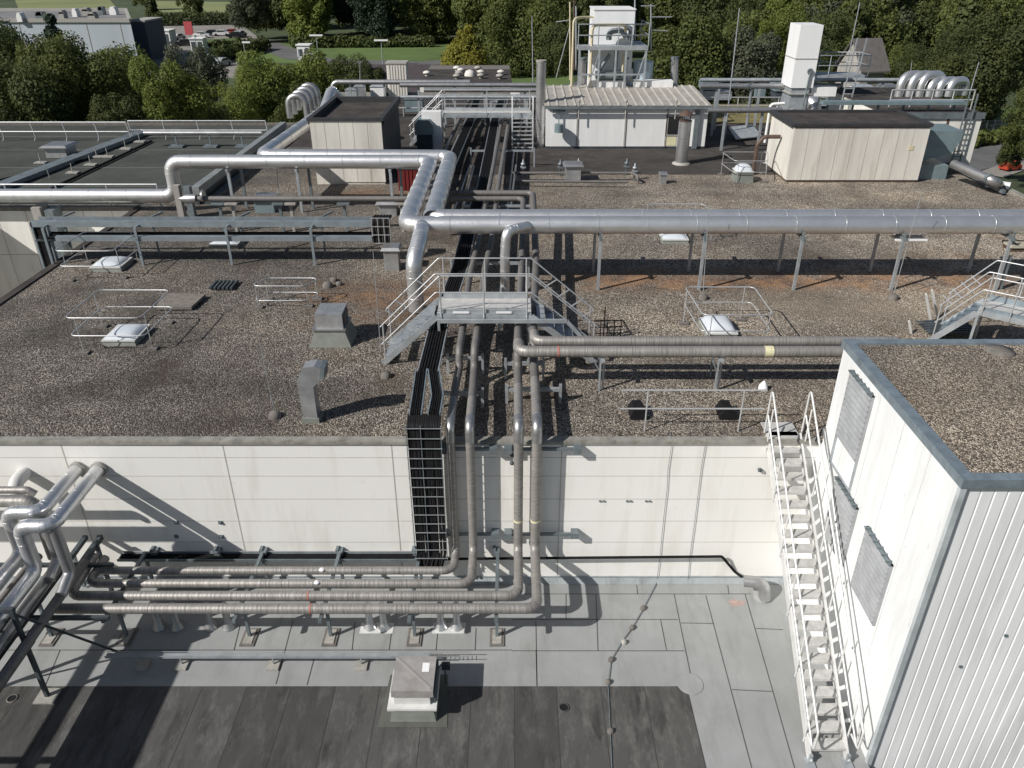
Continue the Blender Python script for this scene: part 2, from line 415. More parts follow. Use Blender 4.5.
# front wall
mb=MB(); mb.box((-46,WY,GZ),(7.3,WY+.3,-.06)); mb.box((7.3,WY,GZ),(RX,WY+.3,-.06)); mb.build('front_wall',wallm,hall)
mb=MB()
for py in (457.5,476,499,521,542): 
    z=atY(300,py,WY).z; mb.box((-30,WY-.003,z-.008),(7.2,WY+.01,z+.008))
for px,py in ((222,443),(391,443),(562,443),(60,443)):
    x=atY(px,py,WY).x; mb.box((x-.012,WY-.005,-4.35),(x+.012,WY+.01,-.08))
mb.build('panel_joint',M_plain('panel_joint_shadow_gap',(.50,.48,.44),.9,0,.2,3),hall)
mb=MB(); mb.box((-26,WY-.03,-.06),(7.17,WY+.16,.04)); mb.box((-26,WY-.05,-.055),(7.17,WY-.03,.025),0)
mb.build('roof_edge',copingm,hall)
# courtyard side
mb=MB(); mb.box((LX-.02,WY+.3,GZ),(LX+.25,CY,-.06)); mb.box((-40,CY,GZ),(LX+.25,CY+.3,-.1)); mb.build('courtyard_wall',cream,hall)
mb=MB(); mb.box((LX-.08,WY+.3,-.08),(LX+.2,CY,.05)); mb.build('side_coping',asph,hall)
mb=MB()
for k in range(9): x=LX-1.2-k*1.3; mb.box((x-.012,CY-.004,GZ),(x+.012,CY+.01,-.12))
mb.box((-40,CY-.005,-2.2),(LX,CY+.01,-2.17)); mb.box((-40,CY-.005,-4.4),(LX,CY+.01,-4.37))
mb.build('panel_joint',M_plain('cream_panel_joint',(.4,.38,.33),.9,0,.2,3),hall)
mb=MB(); mb.box((RX-.2,WY,GZ),(RX,46.9,-.06)); mb.build('side_wall',cream,hall)
mb=MB(); mb.box((RX-.22,WY,-.06),(RX+.05,47,.10)); mb.build('side_coping',copingm,hall)
# west wing beside the courtyard, just outside the frame: its roof edge shades the courtyard wall
ww=thing('west_wing','low cream wing closing the courtyard at the far left','building',(-36,20,GZ))
mb=MB(); mb.box((-46,WY+.31,GZ),(-24.5,CY-.01,0)); mb.build('wall',cream,ww)
mb=MB(); mb.box((-46,WY+.31,0),(-24.4,CY-.01,.10)); mb.build('roof',asph,ww)
mb=MB(); mb.box((-60,WY+.3,GZ),(-30,WY+6,GZ+.1))

# felted roof at the left, beyond the courtyard
fr=thing('felted_roof_wing','flat wing with dark green grey felt roof at left beyond the courtyard','building',(-30,44,GZ))
mb=MB(); mb.box((-62,CY+.31,GZ),(-14.02,53.9,-.05)); mb.build('wall',cream,fr)
mb=MB(); slab(mb,-62,-14.02,CY+.31,53.9,-.02); mb.build('felt_roof',feltfar,fr)
mb=MB()
for y in (38.2,42.0,46.3,50.1): mb.box((-60,y,-.015),(-14.1,y+.05,-.006))
mb.build('felt_seam',M_plain('pale_felt_seam',(.2,.2,.19),.9,0,.2,3),fr)
mb=MB(); mb.box((-62,53.7,-.05),(-14.0,54.0,.12)); mb.box((-62,CY-.05,-.12),(-16.9,CY+.35,.06)); mb.build('roof_edge',concdark,fr)
# dark bitumen roof field behind the boxes, centre and right
br=thing('bitumen_roof_wing','rear wing with dark bitumen roof between penthouses and trees','building',(5,58,GZ))
mb=MB(); slab(mb,-14,12.9,47.0,66,-.01); slab(mb,12.9,24.4,47,60,-.012); slab(mb,-8,24,40.5,47,.012)
mb.build('bitumen_roof',asph,br)
mb=MB(); mb.box((-14,47.1,GZ),(12.9,66,-.05)); mb.box((12.9,47.1,GZ),(24.4,60,-.05)); mb.build('wall',cream,br)
mb=MB(); mb.box((-14,65.8,-.05),(12.9,66.1,.25)); mb.box((-14.1,54,-.05),(-13.9,66,.25)); mb.build('roof_edge',copingm,br)

# ================================================================== LOWER ROOF
LZ=-4.35
low=thing('low_annex','low annex with pale grey felt roof strips in front of the cream wall','building',(-2,9,GZ))
mb=MB(); slab(mb,-46,7.2,-4,WY,LZ); 
mb.build('felt_roof',felt,low)
mb=MB(); mb.box((-46,-4,GZ),(7.2,WY-.01,LZ-.02)); mb.build('wall',cream,low)
# dark bitumen field; its top edge at y=687 and right edge as surveyed
yA=at(300,686.5,LZ).y; xR=at(689.5,697,LZ).x
mb=MB()
xs=-46+.0; x=xR-.02; k=0
random.seed(3)
tones=[]
while x>-30:
    w=.98+random.uniform(-.05,.05)
    mb.add([(x-w+.022,-4,LZ+.010),(x,-4,LZ+.010),(x,yA,LZ+.010),(x-w+.022,yA,LZ+.010)],[(0,1,2,3)],None,0 if random.random()<.7 else 1); x-=w
mb.build('bitumen_field',[feltdark,feltstrip],low)
mb=MB(); slab(mb,-30,xR,-4,yA,LZ+.005); mb.build('field_seam',seam,low)
# seams in the grey felt
mb=MB()
def sm(a,b,w=.017):
    p=at(a[0],a[1],LZ+.004); q=at(b[0],b[1],LZ+.004); mb.bar(p,q,w,.004)
z7=lambda x,y:(512+x/3.69,560+y/3.69)
for a,b in (((0,335),(635,335)),((0,219),(612,219)),((45,125),(640,125)),((88,225),(92,467)),((548,219),(570,332)),((598,125),(658,418)),((715,130),(885,768)),((860,125),(950,440)),((950,440),(1043,768)),((624,232),(745,234)),((900,252),(1000,257)),((812,478),(960,485)),((460,92),(464,127)),((796,92),(800,125)),((640,125),(880,125))):
    sm(z7(*a),z7(*b))
for a,b in (((0,629.5),(1,629)),((0,650),(512,650)),((66,613),(240,613))): sm(a,b,.018)
for a,b in (((293,620),(276,684)),((315,655),(307,685)),((355,622),(352,650)),((60,650),(45,686)),((392,628),(389,650)),((240,625),(234,650)),((476,628),(475,650)),((596,594),(598,651)),((438,627),(436,650)),((566,594),(566,620)),((536,650),(537,686))): sm(a,b,.018)
mb.build('felt_seam',seam,low)
# turned-up felt along the wall + pale corner patch + chalk mark
mb=MB(); mb.prism([(-30,WY-.11,LZ+.004),(-30,WY-.005,LZ+.004),(-30,WY-.005,LZ+.17)],(37.15,0,0)); mb.build('upstand',M_felt('felt_upstand',(.34,.37,.38)),low)
mb=MB(); mb.box((-30,WY-.03,LZ+.17),(7.15,WY-.004,LZ+.20)); mb.build('wall_flashing',galv,low)
c=at(690,684,LZ); mb=MB(); mb.lathe((c.x,c.y,LZ+.005),[(.30,0),(.29,.012)],20); mb.build('corner_patch',felt,low)
mb=MB(); c=at(737,603,LZ)
mb.add([(c.x+(.18+.05*sin(5*a))*cos(a)*1.2,c.y+(.12+.03*cos(3*a))*sin(a),LZ+.0045) for a in [i*pi/9 for i in range(18)]],[tuple(range(18))]); mb.build('paint_mark',chalk,low)

# ================================================================== WHITE CLAD BLOCK (right)
BX,BY0,BY1,BZ=7.2,10.13,15.19,2.7
blk=thing('clad_tower_block','tall white clad block with gravel roof and louvres at the right edge','building',(9,12,GZ))
mb=MB(); mb.box((BX,BY0+.05,GZ),(BX+.2,WY-.004,-.05)); mb.box((BX,BY0+.05,-.05),(BX+.2,BY1,BZ-.16)); mb.box((BX+.2,BY1-.2,GZ),(20,BY1,BZ-.16)); mb.build('side_wall',whitewall,blk)
mb=MB(); prof=[]; x=BX+.12
pts=[(BX+.02,BY0+.03)]
while x<20:
    pts += [(x,BY0+.03),(x+.012,BY0+.048),(x+.030,BY0+.048),(x+.042,BY0+.03)]; x+=.222
vs=[(a,b,GZ) for a,b in pts]+[(a,b,BZ-.17) for a,b in pts]; n=len(pts)
mb.add(vs,[(i,i+1,n+i+1,n+i) for i in range(n-1)]); mb.build('ribbed_cladding',white_rib:=M_plain('ribbed_white_cladding',(.80,.81,.815),.5,.0,.12,1.3,True,(.42,.42,.41),.4),blk)
mb=MB(); mb.box((BX-.03,BY0-.035,GZ),(BX+.07,BY0+.05,BZ-.12)); mb.build('corner_trim',M_plain('corner_trim',(.58,.63,.65),.45,.3,.2,2),blk)
mb=MB(); mb.add([(BX+.16,BY0+.14,BZ-.05),(20,BY0+.14,BZ-.05),(20,BY1-.14,BZ-.05),(BX+.16,BY1-.14,BZ-.05)],[(0,1,2,3)]); mb.build('gravel_roof',gravel_pale,blk)
mb=MB()
mb.box((BX-.05,BY0-.05,BZ-.17),(BX+.17,BY1+.05,BZ)); mb.box((BX+.173,BY0-.05,BZ-.17),(20,BY0+.15,BZ-.003)); mb.box((BX+.173,BY1-.15,BZ-.2),(20,BY1+.05,BZ-.003))
mb.build('coping',tarp,blk)
louvm=M_plain('grey_louvre_blades',(.36,.37,.38),.5,.1,.2,3)
def louvre(y0,y1,z0,z1):       # y0<y1
    mb=MB()
    o=.055
    mb.box((BX-o,y0,z0),(BX-.002,y0+.04,z1)); mb.box((BX-o,y1-.04,z0),(BX-.002,y1,z1)); mb.box((BX-o,y0+.04,z0),(BX-.002,y1-.04,z0+.03)); mb.box((BX-.02,y0+.04,z0+.03),(BX-.002,y1-.04,z1))
    f=mb.build('louvre',louvm,blk)
    mb=MB(); n=int((y1-y0)/.085)
    # vertical corrugation seen as fine ribs plus a stepped top edge
    nb=int((z1-z0)/.125)
    for i in range(nb):
        z=z0+.04+i*(z1-z0-.05)/nb
        mb.prism([(BX-.022,y0+.04,z+.085),(BX-.022,y0+.04,z+.10),(BX-.075,y0+.04,z+.022),(BX-.075,y0+.04,z)],(0,y1-y0-.08,0))
    mb.build('blade',louvm,f)
    mb=MB()
    for i in range(6):
        y=y0+.1+i*(y1-y0-.2)/5; mb.box((BX-.12,y-.02,z1-.01),(BX-.01,y+.02,z1+.04))
    mb.box((BX-.10,y0,z1-.02),(BX-.002,y1,z1)); mb.build('top_clip',galvdark,f)
Lq=lambda px,py: atX(px,py,BX)
def lou(a,b,c,d): # tl, tr, br, bl px
    p=[Lq(*q) for q in (a,b,c,d)]
    yf=(p[1].y+p[2].y)/2; yb=(p[0].y+p[3].y)/2; zt=(p[0].z+p[1].z)/2; zb=(p[2].z+p[3].z)/2
    louvre(yf,yb,zb,zt); return yf,yb,zb,zt
yf,yb,zb,zt=lou((852,370),(876,396),(858,461),(838,436))
lou((838,476),(859,508),(843,570),(826,530)); 
lou((869,524),(893,566),(877,623),(852,589))
mb=MB()
for y in (yf,yb-.03): mb.box((BX-.05,y,zb-.75),(BX-.002,y+.03,zb))
yy=(atX(885,600,BX).y,); 
mb.box((BX-.04,yf+.02,zb-.75),(BX-.002,yb-.02,zb-.72))
mb.build('panel_frame',galv,blk)

mb=MB()
for y in (BY0+1.02,BY0+2.04,BY0+3.06,BY0+4.08): mb.box((BX-.004,y-.006,LZ),(BX+.004,y+.006,BZ-.17))
mb.build('sheet_joint',M_plain('sheet_joint',(.55,.55,.53),.6,0,.2,4),blk)
mb=MB()
for x,z in ((9.1,.9),(8.9,-.8),(9.9,1.4),(8.3,-1.6),(10.4,.1)): mb.box((x,BY0-.0,z-.02),(x+.05,BY0+.03,z+.03))
mb.build('screw_patch',galvdark,blk)
# ================================================================== STAIR along the block
st=thing('steel_stair','long white steel stair with handrails climbing from grey felt to gravel roof','stair',(6.3,10.3,LZ))
sx0,sx1=6.02,6.78
top=V((0,15.55,0.06)); bot=V((0,10.12,LZ+.05)); N_=21
stairw=M_plain('white_galvanised_stair',(.72,.72,.70),.45,.25,.12,3)
d=(top-bot)
mb=MB()
for x in (sx0,sx1): mb.bar((x,bot.y,bot.z),(x,top.y,top.z),.045,.20)
mb.build('stringer',stairw,st)
grate=M_plain('tread_grating',(.58,.575,.55),.55,.2,.2,6)
for i in range(1,N_+1):
    q=bot+d*(i/(N_+.0))
    mb=MB(); mb.box((sx0+.03,q.y-.13,q.z-.035),(sx1-.03,q.y+.12,q.z)); mb.box((sx0+.03,q.y-.145,q.z-.05),(sx1-.03,q.y-.13,q.z+.01)); mb.build('tread',grate,st)
for sgn,x in ((-1,sx0-.05),(1,sx1+.07)):
    mb=MB(); u=V((0,0,1))
    a=bot+u*1.0+V((x,0,0))-V((0,0,0)); b=top+u*1.22+V((x,0,0))
    lo=bot+u*.5+V((x,0,0)); lt=top+u*.52+V((x,0,0))
    ext=V((0,.0,0))
    mb.tube([lt+V((0,.05,-.5)),b+V((0,.05,0)),a+V((0,-.1,0)),lo+V((0,-.1,0)),lo+V((0,.25,.0))],.024,8,br=.07,nb=4)
    mb.build('handrail',stairw,st)
    mb=MB(); mb.tube([lt,lo],.020,8); mb.build('mid_rail',stairw,st)
    for k in range(6):
        q=bot+d*((k+.35)/5.6)+V((x,0,0))
        mb=MB(); mb.tube([q+V((0,0,-.1)),q+V((0,0,1.02))],.019,8); mb.bar(q+V((0,0,.0)),V((sx0 if sgn<0 else sx1,q.y,q.z)),.04); mb.build('post',stairw,st)
for x in (sx0,sx1): mb=MB(); mb.box((x-.09,bot.y-.16,LZ+.011),(x+.09,bot.y+.1,LZ+.035)); mb.bar((x,bot.y,LZ+.03),(x,bot.y,LZ+.25),.06); mb.build('foot',galv,st)
mb=MB(); mb.box((sx0,15.5,.03),(sx1,16.1,.06)); mb.build('landing_plate',grate,st)
# round cable conduit beside the stair
mb=MB(); 
mb.tube([(sx1+.33,15.1,.5),(sx1+.33,10.6,-3.6),(sx1+.33,10.5,-4.3)],.022,8,br=.2)
tag(mb.build('cable_conduit',stairw),'thin pale conduit running down the clad block beside the stair','conduit')

# ================================================================== cables down the wall
cb=MB(); pts=[(672,441),(668,470),(667,490),(664,515),(660,556),(657,580)]
P=[atY(x,y,WY-.03) for x,y in pts]; P=[V((p.x,p.y,min(p.z,.06))) for p in P]; cb.tube([P[0]+V((0,.4,.02))]+P,.007,6)
q=[(657,582),(643,609),(632,628),(623,640),(611,660),(608,684),(609,700),(612,768)]
G=[at(x,y,LZ+.03) for x,y in q]; cb.tube(G,.010,6)
lc=cb.build('lightning_cable',galvdark); tag(lc,'thin lightning cable running down the wall and across the felt roof','cable')
for i,(x,y) in enumerate(((643,609),(632,628.5),(624,643),(611,660.5),(608,683),(610.5,732))):
    g=at(x,y,LZ); mb=MB(); mb.lathe((g.x,g.y,LZ+.005),[(.075,0),(.07,.05),(.045,.085),(.02,.095)],10)
    tag(mb.build('cable_holder',concdark if i!=2 else concrete),['uppermost round stone holding the cable near the wall','second dark stone from the wall holding the roof cable','pale stone holding the roof cable in the middle of the run','dark stone holding the cable beside the pale felt strip','stone holding the cable at the edge of the dark bitumen field','lowest cable stone lying on the dark bitumen field'][i],'cable holder','stones holding the lightning cable')
cb=MB(); P=[atY(x,y,WY-.03) for x,y in ((706,441),(701,470),(698,495),(695,520),(690,556),(688,580))]
cb.tube([V((p.x,p.y,min(p.z,.06))) for p in P],.007,6); tag(cb.build('wall_cable',galvdark),'thin straight cable down the cream wall nearer the stair','cable')

# drains in the dark field
for i,(x,y) in enumerate(((12.5,699),(564,708))):
    g=at(x,y,LZ); mb=MB(); mb.lathe((g.x,g.y,LZ+.014),[(.12,0),(.11,.018),(.095,.018),(.09,.004)],18); mb.lathe((g.x,g.y,LZ+.013),[(.09,0),(.09,.006)],18,1)
    tag(mb.build('roof_drain',[concdark if i==0 else feltstrip,blackm]),['round roof drain in the dark bitumen at the left edge','small dark roof drain right of the sheet metal hood'][i],'drain')
# ================================================================== PIPES
def bands(mb, pts, r, step, first=.5, w=.05, k=1.06):
    for a,b in zip(pts[:-1],pts[1:]):
        a,b=V(a),V(b); L=(b-a).length; t=first
        while t<L-.1:
            p=a.lerp(b,t/L); dd=(b-a).normalized()*w/2; mb.tube([p-dd,p+dd],r*k,20 if r>.2 else 12); t+=step
def seams(mb,pts,br,nb,r,w=.02,k=1.025,seg=16):
    P=fillet([V(p) for p in pts],br,nb)
    for i in range(1,len(P)-1):
        t=((P[i+1]-P[i]).normalized()+(P[i]-P[i-1]).normalized())
        if t.length<1e-6: continue
        t=t.normalized()*w/2; mb.tube([P[i]-t,P[i]+t],r*k,seg)
def pipe(name,label,pts,r,mat,br=.3,step=0,seg=16,group=None,first=.5,k=1.05,w=.05,beads=None):
    mb=MB()
    if beads:      # the length running away from the camera swells at every joint
        q=V(pts[2] if len(pts)>5 and abs(pts[1][0]-pts[2][0])<.5 and abs(pts[1][1]-pts[2][1])<1 else pts[1]); y=beads[0]; ext=[]; rr=[]
        while y<beads[1]:
            for dy,f in ((-.30,1.002),(-.18,1.10),(.0,1.13),(.18,1.10),(.30,1.002)): ext.append(V((q.x,y+dy,q.z))); rr.append(r*f)
            y+=.98
        mb.tube(ext,rr,seg,cap=False)
    mb.tube(pts,r,seg,br=br,nb=6)
    if r>.14 and mat in (silver,weathered,silver_dull): seams(mb,pts,br,4,r)
    if mat is weathered: bands(mb,pts,r,1.0,.4,.025,1.03)
    if step: bands(mb,pts,r,step,first,w,k)
    o=mb.build(name,mat); return tag(o,label,'pipe',group)
G_main='large bright main pipes on posts across the roof'
MY,MZ=25.0,2.18
xs=at(405,218,2.2).x
PL=[(26,MY,MZ),(-3.62,MY,MZ),(-3.5,MY+.6,MZ),(-3.5,33.9,MZ),(-12.2,33.9,MZ)]
xd=atY(173,178,33.9).x; zl=atY(100,195.5,33.9).z
pipe('main_pipe','front large bright pipe spanning right to left then back and down to the courtyard edge',
     [(26,MY,MZ),(-3.5,MY,MZ),(-3.5,33.9,MZ),(xd,33.9,MZ),(xd,33.9,zl),(-42,33.9,zl)],.29,silver,br=.45,step=1.62,seg=24,group=G_main,k=1.03,w=.04,beads=(MY+1.2,33.2))
xd2=at(261,156,2.2).x
pipe('main_pipe','rear large bright pipe running behind the front one and turning back toward the white penthouse',
     [(26,26.0,MZ-.08),(-2.72,26.0,MZ-.08),(-2.72,34.9,MZ-.02),(xd2,34.9,MZ+.02),(at(296,135,2.2).x,46,MZ+.02),(at(300,135,2.2).x,47.5,MZ+.9),(at(306,135,2.2).x,48.5,MZ+.2)],.30,silver,br=.45,step=1.62,seg=24,group=G_main,k=1.03,w=.04,beads=(MY+1.2,33.2))
mb=MB(); mb.box((-2.0,25.28,1.87),(26,25.76,1.90)); mb.box((-2.0,25.26,1.86),(26,25.28,1.97)); mb.box((-2.0,25.76,1.86),(26,25.78,1.97)); tag(mb.build('cable_tray',galvdark),'added hidden tray between the two large bright pipes, filling their shadow band','cable tray')  # unseen tray added to close the lit gap between the pipe shadows
# branches of the main pipe
p1=atY(415,285,22.9)
pipe('branch_pipe','thick bright branch dropping from the main pipe beside the crossover stair',[(-2.95,MY,MZ),(p1.x+.15,23.6,MZ-.02),(p1.x,22.9,MZ-.5),(p1.x,22.9,.05)],.25,silver,br=.5,step=.7,seg=20)
p2=atY(505,275,24.2)
pipe('branch_pipe','slim bright branch dropping from the main pipe behind the crossover deck',[(p2.x+.75,24.75,MZ+.05),(p2.x+.05,24.2,MZ+.05),(p2.x,24.2,1.4),(p2.x,24.2,.1)],.16,silver,br=.3,step=.75,seg=16)
# posts of the main pipe
for i,(px,py) in enumerate(((597,287),(697,287),(790,286),(884,284),(985,283))):
    g=at(px,py,0); x=g.x
    t=thing('pipe_support',['galvanised post with arm under the bright pipes nearest the crossover','second galvanised post under the bright pipes from the crossover','third galvanised post under the bright pipes, left of the roof skylight guard','fourth post under the bright pipes with a white tray beside it','rightmost post under the bright pipes behind the small crossover'][i],'pipe support',(x,MY+.35,0),'posts under the large bright pipes')
    mb=MB(); mb.bar((x,24.72,0),(x,24.72,1.78),.09); mb.build('post',galv,t)
    mb=MB(); mb.bar((x-.0,26.5,0),(x,26.5,1.78),.09); mb.build('post',galv,t)
    mb=MB(); mb.bar((x,24.5,1.82),(x,26.8,1.82),.09,.08); mb.build('crossbeam',galvdark,t)
    mb=MB(); mb.lathe((x,MY,1.86),[(.05,0),(.05,.06)],8); mb.bar((x-.03,24.6,1.78),(x-.03,24.6,2.05),.05); mb.build('clamp',galvdark,t)
    if i==3:
        mb=MB(); mb.box((x-.15,24.9,1.66),(x+.9,25.35,1.72)); mb.build('side_tray',labelw,t)
# four weathered pipes: rack -> over the edge -> down the wall -> bundle to the left
VY=15.03; BZp=-3.05
vx=[ (atY(449.8,429,VY).x+atY(456,553,VY).x)/2, (atY(469,429,VY).x+atY(474,553,VY).x)/2, (atY(517.8,429,VY).x+atY(518.9,553,VY).x)/2, (atY(535,429,VY).x+atY(536.8,553,VY).x)/2]
by=[at(300,y,BZp).y for y in (570.5,584,597,610.5)]
zc=.62; zu=1.1
up=[[(461,341),(469,280),(479.6,236),(489,189),(502,120),(510,96)],[(476,341),(485,269),(492.5,236),(498,189),(509,120),(517,96)]]
endx=[at(100,570,BZp).x, at(88,584,BZp).x, at(70,597,BZp).x, at(58,610,BZp).x]
labs=['innermost weathered pipe of the four running down the wall and left above the low roof','second weathered pipe of the four down the wall, left pair','third weathered pipe down the wall, left of the rightmost pair','outermost weathered pipe of the four, nearest the camera above the low roof']
rads=[.098,.105,.112,.118]
for i in range(4):
    x=vx[i]
    if i<2:
        U=[at(a,b,zu) for a,b in up[i]]
        head=U[::-1]+[V((U[0].x-.02,U[0].y-.45,zu)),V((U[0].x-.03,U[0].y-.55,zc-.05))]
        head+= [V((x,VY+1.9,zc-.03))]
    else:
        xe=at(523.4 if i==2 else 533.6,209,zu).x
        yy=31.0 if i==2 else 31.7
        xa=at(521 if i==2 else 534,235,zu).x
        zz=1.38 if i==2 else 1.42
        xl=at(186,200,1.38).x if i==2 else at(440,190,1.4).x
        head=[V((xl,yy,zz)),V((xe,yy,zz)),V((xa,24.5,zu)),V((x,18.6 if i==2 else 19.2,zu)),V((x,17.95 if i==2 else 18.5,zu)),V((x,17.85 if i==2 else 18.4,zc))]
    tail=[V((x,VY,zc)),V((x,VY,BZp+.02*i)),V((x,by[i],BZp+.02*i)),V((endx[i],by[i],BZp+.02*i))]
    if i==1: tail+= [V((endx[i]-.0,by[i]+.9,BZp+.0)),]
    if i==2: tail+= [V((endx[i]-.02,by[i]+1.3,BZp+.1))]
    hp=head[-1].lerp(tail[0],.35); mbp=MB(); mbp.tube(head+[hp],rads[i]*.99,14,br=.26,nb=6,mi=1); mbp.tube([hp]+tail,rads[i],14,br=.26,nb=6); bands(mbp,[hp]+tail,rads[i],.98,.35+.2*i,.022,1.04); seams(mbp,[hp]+tail,.26,4,rads[i],.016,1.03,14)
    o=mbp.build('insulated_pipe',[weathered,darkclad]); tag(o,labs[i],'pipe','four weathered insulated pipes')
    # smooth bright elbow sleeve at the roof edge + identification bands
    mb=MB(); mb.tube([V((x,VY+.35,zc)),V((x,VY,zc)),V((x,VY,zc-.42))],rads[i]*1.05,14,br=.27,nb=6,cap=False); tag(mb.build('pipe_elbow_sleeve',silver_dull),['bright sleeve on the leftmost roof edge elbow','bright sleeve on the second roof edge elbow from left','bright sleeve on the third roof edge elbow from left','bright sleeve on the rightmost roof edge elbow'][i],'pipe sleeve','bright elbow sleeves at the roof edge')
# small marks on the pipes
creamt=M_plain('cream_tape',(.7,.66,.42),.6,0,.1,3); redt=M_plain('faded_red_tape',(.42,.17,.13),.6,0,.2,5)
for i,(kind,x) in enumerate(((redt,308),(redt,310.5),(labelw,318),(labelw,323))):
    j=(2,3,1,0)[i]; y=(597,610,584,570)[i]; q=at(x,y,BZp).x
    mb=MB()
    if kind is redt: mb.tube([(q,by[j],BZp+.02*j),(q+.04,by[j],BZp+.02*j)],rads[j]*1.04,14)
    else: mb.lathe((q,by[j]-.06,BZp+.02*j+rads[j]*.9),[(.07,0),(.05,.02),(.01,.03)],10)
    tag(mb.build('pipe_marker',kind),['faded red tape ring on the third pipe of the low bundle','faded red tape ring on the outermost pipe of the low bundle','round white marker on the second pipe of the low bundle','round white marker on the innermost pipe of the low bundle'][i],'marker','markers on the low pipe bundle')
for i,x in enumerate((2,3)):
    mb=MB(); z=atY(518,519,VY).z; mb.tube([(vx[x],VY,z),(vx[x],VY,z-.05)],rads[x]*1.05,14); tag(mb.build('pipe_marker',creamt),['cream tape ring on the third wall pipe','cream tape ring on the rightmost wall pipe'][i],'marker','cream tape rings on the wall pipes')
# branches to the right at knee height
HY=17.8
pipe('branch_pipe','nearer weathered pipe running right to the white clad block on short legs',[(vx[2],17.95,1.12),(vx[2]+.01,HY-.02,1.12),(7.18,HY-.02,1.12)] if False else [(vx[2]+.02,18.3,1.12),(vx[2]+.02,HY,1.12),(BX+2.6,HY,1.12)],.145,weathered,br=.3)
pipe('branch_pipe','farther weathered pipe running right to the white clad block, just behind the nearer one',[(vx[3]+.02,18.8,1.16),(vx[3]+.02,18.32,1.16),(BX+2.8,18.32,1.16)],.13,weathered,br=.3)
mb=MB(); mb.box((1.3,17.98,.86),(BX+2.6,18.24,.89)); tag(mb.build('cable_tray',galvdark),'added flat tray hidden under the two knee high pipes, joining their shadows','cable tray')  # added out of sight to merge the shadows of both pipes
mb=MB(); q=at(763,351,1.1).x; mb.tube([(q,HY,1.12),(q+.22,HY,1.12)],.149,16); tag(mb.build('pipe_marker',creamt),'pale yellow label wrapped on the pipe near the white block','marker')
mb=MB(); q=at(557,351,1.1).x; mb.tube([(q,HY,1.12),(q+.05,HY,1.12)],.15,16); tag(mb.build('pipe_marker',redt),'red tape ring on the pipe just right of the crossover','marker')
for i,px in enumerate((601,717)):
    g=at(px,392,0); t=thing('pipe_support',['short twin legged pipe support right of the crossover','short twin legged pipe support near the guarded skylight'][i],'pipe support',(g.x,HY,0),'short legs under the knee high pipes')
    for k,dx in enumerate((-.05,.05)):
        mb=MB(); mb.bar((g.x+dx,HY-.05+.08*k,0),(g.x+dx,HY-.05+.08*k,.95),.045); mb.build('leg',galv,t)
    mb=MB(); mb.bar((g.x,17.55,.95),(g.x,18.6,.95),.08,.05); mb.build('crossbeam',galv,t)
    mb=MB(); mb.bar((g.x,18.5,0),(g.x,18.5,.95),.05); mb.build('leg',galvdark,t)
    mb=MB(); mb.bar((g.x-.05,HY-.05,.55),(g.x-.22,HY-.1,.9),.03); mb.build('brace',galv,t)
# rack cross frames under the pipes
for i,(px0,px1,py,zt) in enumerate(((446,484,357,.5),(440,484,392,.42),(505,562,388,.42),(504,545,362,.5),(450,530,262,.9),(462,534,205,.9),(470,535,150,.9))):
    a=at(px0,py,zt); b=at(px1,py,zt); y=a.y
    t=thing('pipe_rack',['rack frame under the left pipes below the crossover','rack frame crossing the left pipes near the roof edge','rack frame crossing the right pipes near the roof edge','rack frame under the right pipes below the crossover','low cross frame of the pipe rack behind the crossover','cross frame of the pipe rack behind the bright pipes','cross frame of the pipe rack near the far crossover'][i],'pipe rack',(a.x,y,0),'cross frames of the pipe rack')
    mb=MB(); mb.bar((a.x,y,zt-.04),(b.x,y,zt-.04),.09,.09); mb.build('beam',galv,t)
    for x in (a.x+.04,b.x-.04): mb=MB(); mb.bar((x,y-.02,0),(x,y-.02,zt+.12),.07); mb.build('post',galv,t)
# upstream left pair and loose thin pipes in the rack
pipe('rack_pipe','left grey pipe of the pair passing under the far crossover',[at(472,96,.9),at(459,120,.7),at(444,153,.7),at(425,205,.7)],.12,darkclad,br=.3)
pipe('rack_pipe','right grey pipe of the pair passing under the far crossover',[at(479,96,.9),at(467,120,.7),at(452,153,.7),at(436,205,.7)],.12,darkclad,br=.3)
for i,(a,b) in enumerate((((470,165),(452,216)),((474,166),(461,215)),((514,150),(507,212)),((516,165),(511,206)),((499,330),(503,250)))):
    pipe('thin_pipe',['thin pale pipe left in the rack under the bright pipes','second thin pale pipe left in the rack under the bright pipes','thin pipe right of the weathered pair in the rack','short thin pipe near the right side of the rack','thin pipe rising under the crossover deck'][i],[at(*a,.35),at(*b,.35)],.045,silver_dull if i!=4 else galv,br=.1,group='thin pipes in the rack')
# low valve pipes right of the rack (y 170-182)
pipe('valve_pipe','upper thin pipe with valves running right on the gravel',[at(512,173,.4),at(632,173,.4),at(638,176,.4),at(638,182,.1)],.07,darkclad,br=.15)
pipe('valve_pipe','lower thin pipe with valves running right on the gravel',[at(514,181,.3),at(628,182,.3)],.06,darkclad,br=.15)
for i,(x,y) in enumerate(((523,176),(560,176),(578,175),(626,175),(634,180))):
    g=at(x,y,0); mb=MB(); mb.lathe((g.x,g.y,0),[(.05,0),(.05,.55),(.11,.56),(.11,.66),(.04,.67),(.03,.85)],10); mb.box((g.x-.14,g.y-.05,.4),(g.x+.14,g.y+.05,.5))
    tag(mb.build('valve',galvdark if i%2 else galv),['leftmost valve on the thin pipes','second valve from left on the thin pipes','middle valve on the thin pipes','valve just left of the pipe end','valve at the right end of the thin pipes'][i],'valve','valves on the thin pipes')

